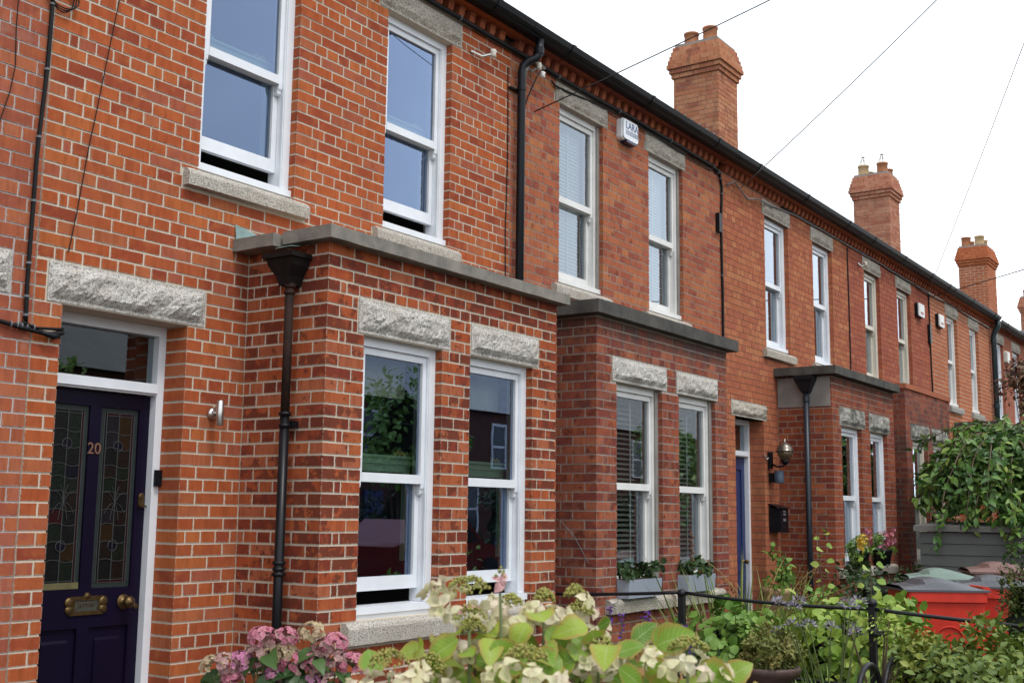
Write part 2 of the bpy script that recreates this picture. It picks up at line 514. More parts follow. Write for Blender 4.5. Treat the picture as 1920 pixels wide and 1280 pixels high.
def rows(u0, u1, z0, z1, j, starts=None, corner_l=False, corner_r=False, plain_bond=False):
    """bricks of a wall face: (a, b, zl, zh, row, first, last, header?)"""
    r0 = math.floor((z0 - ZK) / CH); r1 = math.ceil((z1 - ZK) / CH)
    out = []
    for r in range(r0, r1):
        zl = max(z0, ZK + r * CH + j / 2); zh = min(z1, ZK + (r + 1) * CH - j / 2)
        if zh - zl < 0.02:
            continue
        k = r % 4
        hdr = (k == 1) and not plain_bond
        a = u0 + (starts(r) if starts else 0.0)
        first = True
        seq = [ST / 2, ST / 4] if hdr else ([ST / 2] if k == 3 else [])
        step = ST / 2 if hdr else ST
        if starts and hdr:
            seq = [ST / 4]
        elif starts:
            seq = []
        i = 0
        while a < u1 - 0.012:
            ln = seq[i] if i < len(seq) else step
            b = a + ln
            if u1 - b < 0.05:
                b = u1 + j / 2 * 0
                bb = u1
            else:
                bb = b - j
            last = b >= u1 - 1e-6
            out.append((a, min(bb, u1), zl, zh, r, first, last, ln < ST * 0.7))
            a = b; i += 1; first = False
    return out

def visible_px(p):
    d = Vector(p) - Vector(CAM); z = d.dot(FW)
    if z < 0.2:
        return None
    return (960 + 2207.4 * d.dot(RT) / z, 640 - 2207.4 * d.dot(UP) / z, z)

_CUV = np.zeros((6, 4, 2))
_CUV[2:6] = [(-1, -1), (1, -1), (1, 1), (-1, 1)]

def edge_attr(me, dims):
    """distance-from-arris data for boxes made by MB.box; dims = (half x, half y, half z) each"""
    D = np.asarray(dims, float); k = len(D)
    HL = np.zeros((k, 6)); HL[:, 2] = HL[:, 4] = D[:, 0]; HL[:, 3] = HL[:, 5] = D[:, 1]
    HH = np.repeat(D[:, 2:3], 6, 1)
    U = np.zeros((k, 6, 4, 2)); U[..., 0] = _CUV[None, :, :, 0] * HL[:, :, None]; U[..., 1] = _CUV[None, :, :, 1] * HH[:, :, None]
    ul = me.uv_layers.new(name='edge'); ul.data.foreach_set('uv', U.ravel())
    me.attributes.new('hl', 'FLOAT', 'FACE').data.foreach_set('value', HL.ravel())
    me.attributes.new('hh', 'FLOAT', 'FACE').data.foreach_set('value', HH.ravel())

class Bricks:
    """all bricks of one house; the largest in view become objects, the rest one mesh"""
    def __init__(s, house, seed):
        s.house = house; s.items = []; s.rng = random.Random(seed)
    def add(s, x0, x1, y0, y1, z0, z1, mat, area_axis='y', r=None):
        g = s.rng
        q = 0.0009
        s.items.append([x0 + g.uniform(-q, q), x1 + g.uniform(-q, q), y0, y1, z0 + g.uniform(-q, q), z1 + g.uniform(-q, q), mat,
                        (g.randrange(12) + 0.5) / 12 if r is None else r, area_axis])
    def finish(s, limit, occluded=None):
        sc = []
        for i, it in enumerate(s.items):
            x0, x1, y0, y1, z0, z1 = it[:6]
            c = ((x0 + x1) / 2, y0, (z0 + z1) / 2) if it[8] == 'y' else (x0, (y0 + y1) / 2, (z0 + z1) / 2)
            p = visible_px(c)
            ar = 0
            if p and -10 < p[0] < 1930 and -10 < p[1] < 1290 and not (occluded and occluded(*p)):
                wv = (x1 - x0) * abs(Vector(c).y - CAM[1]) if it[8] == 'y' else (y1 - y0) * abs(c[0] - CAM[0])
                ar = wv * (z1 - z0) / p[2] ** 3
            sc.append((ar, i))
        sc.sort(reverse=True)
        pick = {i for a, i in sc[:limit] if a > 0}
        cache = {}
        joined = {}
        for i, it in enumerate(s.items):
            x0, x1, y0, y1, z0, z1, mat, r, _ = it
            if i in pick:
                key = (round(x1 - x0, 3), round(y1 - y0, 3), round(z1 - z0, 3), mat.name, round(r, 3))
                if key not in cache:
                    a, b, c = key[0] / 2, key[1] / 2, key[2] / 2
                    cache[key] = MB().box(-a, a, -b, b, -c, c, r).mesh('brick'); edge_attr(cache[key], [(a, b, c)])
                o = obj('brick', cache[key], mat, s.house)
                o.location = ((x0 + x1) / 2, (y0 + y1) / 2, (z0 + z1) / 2)
            else:
                joined.setdefault(mat.name, (mat, MB()))[1].box(x0, x1, y0, y1, z0, z1, r)
        mats = list(joined.values())
        if mats:
            mb = MB(); idx = []; dims = []
            for k, (mt, q) in enumerate(mats):
                A = np.asarray(q.v).reshape(-1, 8, 3); dims.append((A[:, 6] - A[:, 0]) / 2)
                o = len(mb.v); mb.v += q.v; mb.f += [tuple(o + a for a in f) for f in q.f]; mb.r += q.r; idx += [k] * len(q.f)
            me = mb.mesh('brick_courses'); edge_attr(me, np.concatenate(dims))
            for mt, q in mats:
                me.materials.append(mt)
            me.polygons.foreach_set('material_index', idx)
            o = obj('brick_courses', me, None, s.house); o['kind'] = 'stuff'

def slab(mb, u0, u1, z0, z1, y0, y1, holes, axis='x'):
    """solid wall sheet with openings; emits only outer faces"""
    us = sorted({u0, u1, *[min(max(h[i], u0), u1) for h in holes for i in (0, 1)]})
    zs = sorted({z0, z1, *[min(max(h[i], z0), z1) for h in holes for i in (2, 3)]})
    def solid(i, k):
        if not (0 <= i < len(us) - 1 and 0 <= k < len(zs) - 1):
            return False
        cu, cz = (us[i] + us[i + 1]) / 2, (zs[k] + zs[k + 1]) / 2
        return not any(h[0] < cu < h[1] and h[2] < cz < h[3] for h in holes)
    P = (lambda u, y, z: (u, y, z)) if axis == 'x' else (lambda u, y, z: (y, u, z))
    for i in range(len(us) - 1):
        for k in range(len(zs) - 1):
            if not solid(i, k):
                continue
            a, b, c, d = us[i], us[i + 1], zs[k], zs[k + 1]
            mb.quad(P(a, y0, c), P(b, y0, c), P(b, y0, d), P(a, y0, d))
            mb.quad(P(a, y1, c), P(a, y1, d), P(b, y1, d), P(b, y1, c))
            if not solid(i - 1, k): mb.quad(P(a, y0, c), P(a, y0, d), P(a, y1, d), P(a, y1, c))
            if not solid(i + 1, k): mb.quad(P(b, y0, c), P(b, y1, c), P(b, y1, d), P(b, y0, d))
            if not solid(i, k - 1): mb.quad(P(a, y0, c), P(a, y1, c), P(b, y1, c), P(b, y0, c))
            if not solid(i, k + 1): mb.quad(P(a, y0, d), P(b, y0, d), P(b, y1, d), P(a, y1, d))

def rock_lintel(house, u0, u1, z0, z1, Y, mat, seed, bulge=0.04, name='lintel', nx=None):
    """rock-faced granite lintel with a dressed margin"""
    nx = nx or max(10, int((u1 - u0) / 0.018)); nz = max(6, int((z1 - z0) / 0.018))
    mb = MB(); V = []
    for k in range(nz + 1):
        for i in range(nx + 1):
            u = u0 + (u1 - u0) * i / nx; z = z0 + (z1 - z0) * k / nz
            e = min(u - u0, u1 - u, (z1 - z) * 1.0, (z - z0) * 0.75)
            t = max(0.0, min(1.0, (e - 0.014) / 0.03))
            p = Vector((u * 7 + seed * 3.1, seed * 1.7, z * 9))
            h = noise.fractal(p, 1.0, 2.1, 4) * 0.5 + 0.5
            h2 = noise.noise(Vector((u * 22 + seed, 3.3, z * 26))) * 0.5 + 0.5
            h3 = noise.noise(Vector((u * 60, seed, z * 60)))
            fac = math.floor(h * 5) / 5 * 0.5 + h * 0.5
            dd = t * (0.004 + bulge * (0.1 + 1.05 * fac) * (0.55 + 0.75 * h2) + 0.007 * h3) + 0.002
            # chiselled face leans out towards the lower third
            dd *= 0.7 + 0.5 * (1 - (z - z0) / (z1 - z0))
            V.append((u, Y - dd, z))
    F = [(k * (nx + 1) + i, k * (nx + 1) + i + 1, (k + 1) * (nx + 1) + i + 1, (k + 1) * (nx + 1) + i) for k in range(nz) for i in range(nx)]
    mb._add(V, F)
    yb = Y + 0.14
    mb.quad((u0, Y, z0), (u0, yb, z0), (u1, yb, z0), (u1, Y, z0))
    mb.quad((u0, Y, z1), (u1, Y, z1), (u1, yb, z1), (u0, yb, z1))
    mb.quad((u0, Y, z0), (u0, Y, z1), (u0, yb, z1), (u0, yb, z0))
    mb.quad((u1, Y, z0), (u1, yb, z0), (u1, yb, z1), (u1, Y, z1))
    return mb.build(name, mat, house)

def stone_sill(house, u0, u1, z0, z1, Y, mat, proj=0.06, name='sill', seed=0):
    """sill with worn arrises and a weathered slope"""
    prof = [(Y - proj + 0.004, z0), (Y + 0.1, z0), (Y + 0.1, z1 + 0.004), (Y - proj * 0.55, z1), (Y - proj + 0.022, z1 - 0.006),
            (Y - proj + 0.006, z1 - 0.018), (Y - proj, z1 - 0.035)]
    n = max(6, int((u1 - u0) / 0.05)); V = []; F = []; q = len(prof)
    for i in range(n + 1):
        u = u0 + (u1 - u0) * i / n
        ed = 0.006 if i in (0, n) else 0
        for k, (y, z) in enumerate(prof):
            w = noise.noise(Vector((u * 9 + seed, k * 2.3, 1.0))) * 0.004
            V.append((u, y + (w if y < Y else 0) + (ed if y < Y else 0), z + w * 0.7))
    for i in range(n):
        for k in range(q):
            F.append((i * q + k, (i + 1) * q + k, (i + 1) * q + (k + 1) % q, i * q + (k + 1) % q))
    F += [tuple(range(q)), tuple(range((n + 1) * q - 1, n * q - 1, -1))]
    mb = MB(); mb._add(V, F)
    return mb.build(name, mat, house)

m_rail_g = plain('pale_green_rail', (0.33, 0.5, 0.36), 0.5, var=0.12, scale=6)
m_gold = plain('gold_ornament', (0.5, 0.42, 0.12), 0.5, var=0.3, scale=30)
m_slat = plain('blind_slat', (0.62, 0.6, 0.55), 0.5, var=0.15, scale=5)
m_blindw = plain('white_blind', (0.75, 0.76, 0.76), 0.55, var=0.08, scale=3)
m_curtain = plain('pale_curtain', (0.55, 0.52, 0.46), 0.9, var=0.2, scale=4)
SLAT = None
m_roller = plain('beige_roller_blind', (0.5, 0.5, 0.38), 0.8, var=0.15, scale=3)

def window(house, u0, u1, z0, z1, Y, mat, glass, extra=None, opened=0.0, meet=None, recess=0.06, fw=0.062, apron=True):
    """sliding sash window; the frame mesh parents its sashes, panes and what hangs behind them"""
    meet = meet or (z0 + (z1 - z0) * 0.49)
    yf = Y + recess
    f = MB()
    zc = z0 + (0.075 if apron else 0.05)
    f.box(u0, u0 + fw, yf, yf + 0.13, zc, z1)
    f.box(u1 - fw, u1, yf, yf + 0.13, zc, z1)
    f.box(u0 + fw, u1 - fw, yf + 0.001, yf + 0.13, z1 - fw * 0.9, z1)
    f.box(u0, u1, yf - 0.03, yf + 0.13, z0 + 0.03, zc - 0.002)
    f.box(u0 + 0.004, u1 - 0.004, yf - 0.012, yf + 0.12, z0, z0 + 0.028)
    # staff beads
    f.box(u0 + fw - 0.012, u0 + fw + 0.006, yf + 0.008, yf + 0.02, zc, z1 - fw * 0.9)
    f.box(u1 - fw - 0.006, u1 - fw + 0.012, yf + 0.008, yf + 0.02, zc, z1 - fw * 0.9)
    w = f.build('window', mat, house)
    a, b = u0 + fw + 0.003, u1 - fw - 0.003
    zt = z1 - fw * 0.9 - 0.002
    # upper sash in front, lower sash behind
    s = MB(); sw = 0.042; ya, yb = yf + 0.022, yf + 0.062
    s.box(a, a + sw, ya, yb, meet, zt); s.box(b - sw, b, ya, yb, meet, zt)
    s.box(a + sw, b - sw, ya, yb, zt - 0.045, zt); s.box(a + sw - 0.001, b - sw + 0.001, ya - 0.004, yb, meet, meet + 0.058)
    s.build('upper_sash', mat, w)
    for hx in (a, b - 0.036):
        h = MB()
        prof = [(ya, meet - 0.001), (yb, meet - 0.001), (yb, meet - 0.06), (yb - 0.012, meet - 0.075), (ya + 0.014, meet - 0.062), (ya + 0.01, meet - 0.04), (ya + 0.002, meet - 0.028)]
        h.prism_x(prof, hx, hx + 0.036); h.build('sash_horn', mat, w)
    MB().quad((a + sw - 0.005, ya + 0.02, meet + 0.05), (b - sw + 0.005, ya + 0.02, meet + 0.05), (b - sw + 0.005, ya + 0.02, zt - 0.04), (a + sw - 0.005, ya + 0.02, zt - 0.04)).build('pane', glass, w)
    s = MB(); yc, yd = yf + 0.066, yf + 0.106; zb = zc + opened
    s.box(a, a + sw, yc, yd, zb, meet + 0.04); s.box(b - sw, b, yc, yd, zb, meet + 0.04)
    s.box(a + sw, b - sw, yc - 0.001, yd, zb, zb + 0.085); s.box(a + sw, b - sw, yc, yd, meet + 0.002, meet + 0.04)
    s.build('lower_sash', mat, w)
    MB().quad((a + sw - 0.005, yc + 0.02, zb + 0.08), (b - sw + 0.005, yc + 0.02, zb + 0.08), (b - sw + 0.005, yc + 0.02, meet + 0.005), (a + sw - 0.005, yc + 0.02, meet + 0.005)).build('pane', glass, w)
    # the dark room behind
    r = MB(); e = 0.1; yr = yf + 0.14; y2 = yr + 1.25
    x0, x1, c, d = u0 - e, u1 + e, z0 - 0.15, z1 + 0.1
    r.quad((x0, y2, c), (x1, y2, c), (x1, y2, d), (x0, y2, d)); r.quad((x0, yr, c), (x0, y2, c), (x0, y2, d), (x0, yr, d))
    r.quad((x1, yr, c), (x1, yr, d), (x1, y2, d), (x1, y2, c)); r.quad((x0, yr, c), (x1, yr, c), (x1, y2, c), (x0, y2, c))
    r.quad((x0, yr, d), (x0, y2, d), (x1, y2, d), (x1, yr, d)); r.build('room_lining', m_room, w)
    yi = yf + 0.16
    if extra == 'rail':
        g = MB(); zz = meet + 0.075
        g.box(u0 + 0.05, u1 - 0.05, yi, yi + 0.03, zz, zz + 0.05); g.box(u0 + 0.04, u1 - 0.04, yi - 0.012, yi + 0.03, zz + 0.05, zz + 0.068)
        g.box(u0 + 0.05, u1 - 0.05, yi - 0.004, yi + 0.03, zz + 0.068, zz + 0.09); g.box(u0 + 0.04, u1 - 0.04, yi - 0.02, yi + 0.03, zz + 0.09, zz + 0.108)
        g.box(u1 - 0.1, u1 - 0.06, yi, yi + 0.03, meet - 0.5, zz)
        g.build('inner_rail', m_rail_g, w)
        for ox in (u0 + 0.2, u1 - 0.16):
            k = MB()
            for q in range(5):
                k.lathe([(0.004, -0.012), (0.013, 0), (0.004, 0.012)], (ox + (q - 2) * 0.022, yi, zz + 0.118 + 0.012 * (q % 2)), 6)
            k.build('ornament', m_gold, w)
        if z0 < 1.5:
            MB().prism_x([(yi + .05, z1 - .33), (yi + .055, z1 - .33), (yi + .055, z1 - .02), (yi + .05, z1 - .02)], u0 + .06, u1 - .06).build('roller_blind', m_roller, w)
    elif extra == 'slats':
        global SLAT
        wd = u1 - u0 - 0.16
        if SLAT is None:
            SLAT = {}
        key = round(wd, 2)
        if key not in SLAT:
            SLAT[key] = MB().prism_x([(-0.022, -0.008), (0.022, 0.011), (0.0235, 0.0085), (0.0, 0.003), (-0.021, -0.0105)], -wd / 2, wd / 2).mesh('slat')
        z = z0 + 0.1
        while z < z1 - 0.08:
            o = obj('slat', SLAT[key], m_slat, w); o.location = ((u0 + u1) / 2, yi + 0.02, z); z += 0.044
        c = MB()
        for q in (0.25, 0.75):
            xx = u0 + (u1 - u0) * q; c.box(xx - 0.009, xx + 0.009, yi - 0.006, yi - 0.004, z0 + 0.08, z1 - 0.06)
        c.build('blind_tape', m_blindw, w)
    elif extra == 'blind':
        c = MB(); z = z0 + 0.09
        while z < z1 - 0.05:
            c.prism_x([(yi, z), (yi + 0.012, z + 0.033), (yi + 0.014, z + 0.033), (yi + 0.002, z)], u0 + 0.07, u1 - 0.07); z += 0.034
        for q in (0.3, 0.62):
            xx = u0 + (u1 - u0) * q; c.box(xx - 0.012, xx + 0.012, yi - 0.006, yi - 0.003, z0 + 0.08, z1 - 0.06)
        c.build('venetian_blind', m_blindw, w)
    elif extra in ('curtain', 'net'):
        c = MB(); n = 26
        span = (u0 + 0.07, u0 + 0.07 + (u1 - u0 - 0.14) * (0.42 if extra == 'curtain' else 1.0))
        pts = [(span[0] + (span[1] - span[0]) * i / n, yi + 0.02 + 0.014 * math.sin(i * 1.5) + 0.004 * math.sin(i * 4.1)) for i in range(n + 1)]
        for (xa, y1_), (xb, y2_) in zip(pts, pts[1:]):
            c.quad((xa, y1_, z0 + 0.09), (xb, y2_, z0 + 0.09), (xb, y2_, z1 - 0.06), (xa, y1_, z1 - 0.06))
        c.build('curtain', m_curtain, w, True)
    return w

# ------------------------------------------------------------------ the terrace
def pal(*c):
    return list(c)

B = {}
B[0] = dict(wall=brick_mat('brick_rose', pal((.40, .115, .058), (.36, .098, .05), (.43, .14, .07), (.33, .09, .055), (.39, .12, .075)), bleach=0.35),
            mortar=mortar_mat('mortar_lilac_grey', (.52, .47, .46)), j=0.009)
B[1] = dict(wall=brick_mat('brick_orange_red', pal((.44, .104, .034), (.40, .09, .033), (.47, .135, .044), (.33, .068, .031), (.44, .107, .036), (.27, .055, .03), (.42, .098, .035), (.37, .105, .062), (.40, .1, .04), (.33, .072, .036), (.41, .1, .04), (.42, .13, .06)), blotch=0.0),
            bay=brick_mat('brick_flashed', pal((.38, .08, .03), (.25, .047, .027), (.41, .11, .042), (.20, .038, .025), (.37, .082, .033), (.41, .125, .062), (.23, .043, .027), (.39, .092, .035)), blotch=0.22),
            mortar=mortar_mat('mortar_cream', (.64, .56, .45), (.52, .44, .35)), j=0.0118)
B[2] = dict(wall=brick_mat('brick_mottled', pal((.41, .125, .065), (.35, .10, .06), (.47, .18, .08), (.29, .08, .055), (.41, .13, .07), (.36, .105, .068), (.44, .145, .07)), blotch=0.03),
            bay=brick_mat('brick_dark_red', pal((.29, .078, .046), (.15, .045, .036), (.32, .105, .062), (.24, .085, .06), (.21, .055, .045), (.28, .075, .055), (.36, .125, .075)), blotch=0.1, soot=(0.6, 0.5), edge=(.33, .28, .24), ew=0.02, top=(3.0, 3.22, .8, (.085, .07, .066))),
            mortar=mortar_mat('mortar_brown_grey', (.42, .36, .31), (.27, .23, .2)), j=0.009)
B[3] = dict(wall=brick_mat('brick_smooth_orange', pal((.42, .13, .066), (.38, .115, .062), (.46, .165, .08), (.39, .12, .07), (.44, .145, .07), (.48, .19, .09)), light=(.52, .22, .11), edge=(.2, .13, .1), ew=0.012),
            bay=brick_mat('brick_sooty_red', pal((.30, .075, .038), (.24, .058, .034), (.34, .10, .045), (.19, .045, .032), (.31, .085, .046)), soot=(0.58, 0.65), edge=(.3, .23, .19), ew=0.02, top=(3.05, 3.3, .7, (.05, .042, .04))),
            mortar=mortar_mat('mortar_thin_brown', (.20, .13, .10)), baymortar=mortar_mat('mortar_pale_brown', (.40, .31, .25), (.22, .17, .14)), j=0.006)
B[4] = dict(wall=brick_mat('brick_dull_rose', pal((.37, .11, .07), (.33, .095, .062), (.42, .15, .085), (.36, .10, .065), (.40, .12, .07)), bleach=0.15, edge=(.18, .11, .09), ew=0.012),
            bay=brick_mat('brick_grimy', pal((.27, .075, .05), (.21, .055, .042), (.30, .09, .06), (.16, .05, .045)), soot=(0.52, 0.7)),
            mortar=mortar_mat('mortar_rose_brown', (.18, .11, .09)), baymortar=mortar_mat('mortar_grime', (.2, .16, .13)), j=0.006)
B[5] = dict(wall=brick_mat('brick_bright_orange', pal((.47, .145, .06), (.43, .125, .056), (.50, .17, .075), (.45, .135, .06)), light=(.54, .2, .09)),
            mortar=mortar_mat('mortar_white', (.66, .58, .48)), j=0.011)
B[6] = dict(wall=brick_mat('brick_faded_rose', pal((.40, .13, .085), (.36, .11, .075), (.42, .15, .09)), bleach=0.2),
            mortar=mortar_mat('mortar_faded', (.3, .22, .18)), j=0.007)
B[7] = B[6]; B[8] = B[6]; B[9] = B[6]

BAYPX = [(452, 1046, 0.0), (1000, 1368, 3.17), (1456, 1677, 8.78), (1676, 1779, 11.82)]

def occl(c, p):
    """does a bay or the planting cover this brick in the picture"""
    if c[2] < 3.2 and c[1] > -0.55:
        for a, b, bx in BAYPX:
            if a < p[0] < b and bx + 0.001 < c[0] - 0.0 and not (abs(c[0] - bx) < 0.02):
                return True
    if c[1] < -0.5 or c[0] > 2.8:
        if p[0] < 1046 and p[1] > 590 and c[0] > 2.6:
            return True
    if p[1] > 1185 and 640 < p[0] < 1400:
        return True
    if p[1] > 1130 and p[0] > 1100:
        return True
    return False

DENT = {}
DENT_M = MB()
_pr = [(0.09, 0.0), (0.0, 0.0), (-0.012, 0.006), (-0.028, 0.024), (-0.036, 0.05), (-0.037, 0.066), (-0.044, 0.07), (-0.044, 0.098), (0.09, 0.098)]

def dentil_mesh(r):
    k = int(r * 6)
    if k not in DENT:
        DENT[k] = MB().prism_x(_pr, -0.034, 0.034, (k + 0.5) / 6).mesh('dentil')
    return DENT[k]

def bay(house, BR, H, bx0, bx1, ztop, wins, lint, sills, wall, mortar, j, lmat, smat, plainbond=False):
    Y = -0.69
    holes_b = []; holes_m = []
    op = [(w[0], w[1], w[2], w[3]) for w in wins]
    lh = [(l[0] - j, l[1] + j, l[2] - j * 0.3, l[3] + j) for l in lint]
    sh = [(s[0] - j, s[1] + j, s[2] - j, s[3] + j * 0.4) for s in sills]
    mb = MB()
    slab(mb, bx0 + 0.004, bx1 - 0.004, -0.01, ztop, Y + 0.004, Y + 0.2, [(o[0] - 0.004, o[1] + 0.004, o[2], o[3]) for o in op])
    slab(mb, Y + 0.2, 0.03, -0.01, ztop - 0.001, bx0 + 0.004, bx0 + 0.2, [], axis='y')
    slab(mb, Y + 0.2, 0.03, -0.01, ztop - 0.001, bx1 - 0.2, bx1 - 0.004, [], axis='y')
    mb.box(bx0 + 0.02, bx1 - 0.02, Y + 0.02, 0.02, ztop - 0.06, ztop - 0.002)
    mb.build('bay_wall', mortar, house)
    dep = {}
    for (u0, u1, z0, z1, a, first, last, short, r, jamb) in courses(rows(bx0, bx1, 0.0, ztop, j, plain_bond=plainbond), op, lh + sh, j):
        d = 0.03
        if first and u0 < a + 1e-6:
            d = (ST - 0.008) if short else 0.105
            dep[r] = d
        if last:
            d = 0.105
        if jamb:
            d = max(d, 0.13)
        BR.add(u0, u1, Y + BR.rng.uniform(-0.0012, 0.0012), Y + d, z0, z1, wall)
    for (a, b, zl, zh, r, first, last, short) in rows(0.0, 0.69, 0.0, ztop, j, starts=lambda r: dep.get(r, 0.105) + j, plain_bond=plainbond):
        y0, y1 = Y + a, min(Y + b, -0.006)
        if y1 - y0 < 0.02:
            continue
        BR.add(bx0 + BR.rng.uniform(-0.0012, 0.0012), bx0 + 0.03, y0, y1, zl, zh, wall, 'x')
        BR.add(bx1 - 0.03, bx1, y0, y1, zl, zh, wall, 'x')
    for i, l in enumerate(lint):
        rock_lintel(house, l[0], l[1], l[2], l[3], Y, lmat, bx0 + i * 3.7)
    for i, s in enumerate(sills):
        stone_sill(house, s[0], s[1], s[2], s[3], Y, smat, seed=bx0 + i)

def _multi(rects, holes):
    for h in holes:
        rects = cut(rects, h)
    return rects

def courses(row_bricks, openings, others, j):
    """cut each course round the openings; the brick next to a jamb is stretched to close it.
    yields (u0, u1, z0, z1, a, first, last, short, row, jamb)"""
    by = {}
    for t in row_bricks:
        by.setdefault(t[4], []).append(t)
    for r, lst in by.items():
        pc = []
        for (a, b, zl, zh, rr, first, last, short) in lst:
            for q in _multi([(a, b, zl, zh)], openings + others):
                if q[3] - q[2] < 0.014:
                    continue
                pc.append([*q, a, first, last, short, r, False])
        for o in openings:
            for side in (0, 1):
                e = o[side]
                cand = [p for p in pc if p[2] < o[3] - 0.005 and p[3] > o[2] + 0.005 and (p[1] <= e + 1e-6 if side == 0 else p[0] >= e - 1e-6)]
                if not cand:
                    continue
                p = max(cand, key=lambda q: q[1]) if side == 0 else min(cand, key=lambda q: q[0])
                if p[1] - p[0] < 0.05:
                    gone = p; rest = [q for q in cand if q is not gone]
                    if rest:
                        p2 = max(rest, key=lambda q: q[1]) if side == 0 else min(rest, key=lambda q: q[0])
                        if abs((p2[1] if side == 0 else p2[0]) - e) < 0.085:
                            pc.remove(gone); p = p2
                gap = (e - p[1]) if side == 0 else (p[0] - e)
                if gap < 0.085:
                    p[1 - side] = e
                    p[9] = True
        for p in pc:
            if p[1] - p[0] >= 0.016:
                yield p

def coping(house, x0, x1, z0, z1, mat, yfront=-0.78, seg=None, left_x=None):
    """stone capping round the bay: front slab and two returns, edges a little uneven"""
    def rough_slab(xa, xb, ya, yb, za, zb, nm, sd):
        n = max(4, int(max(xb - xa, yb - ya) / 0.06)); along_x = (xb - xa) > (yb - ya)
        V = []; F = []
        for i in range(n + 1):
            t = i / n
            for k, (p, q) in enumerate(((0, 0), (1, 0), (1, 1), (0, 1))):
                w = noise.noise(Vector((t * 14 + sd, k * 3.1, sd))) * 0.005
                if along_x:
                    V.append((xa + (xb - xa) * t, ya + (yb - ya) * p + (w if p == 0 else 0), za + (zb - za) * q + w))
                else:
                    V.append((xa + (xb - xa) * p + (w if p == 0 else 0), ya + (yb - ya) * t, za + (zb - za) * q + w))
        for i in range(n):
            for k in range(4):
                F.append((i * 4 + k, (i + 1) * 4 + k, (i + 1) * 4 + (k + 1) % 4, i * 4 + (k + 1) % 4))
        F += [(0, 1, 2, 3), (n * 4 + 3, n * 4 + 2, n * 4 + 1, n * 4)]
        mb = MB(); mb._add(V, F); mb.build(nm, mat, house)
    rough_slab(x0, x1, yfront, yfront + 0.27, z0, z1, 'coping', x0)
    if seg:
        rough_slab(x0, x0 + 0.24, yfront + 0.272, yfront + 0.40, z0, z1, 'coping', x0 + 2)
        rough_slab(x0 - 0.055, x0 + 0.2, yfront + 0.425, 0.0, z0 - 0.012, z1 - 0.014, 'coping', x0 + 4)
    else:
        rough_slab(x0, x0 + 0.24, yfront + 0.272, 0.0, z0, z1, 'coping', x0 + 2)
    rough_slab(x1 - 0.24, x1, yfront + 0.272, 0.0, z0, z1, 'coping', x0 + 6)

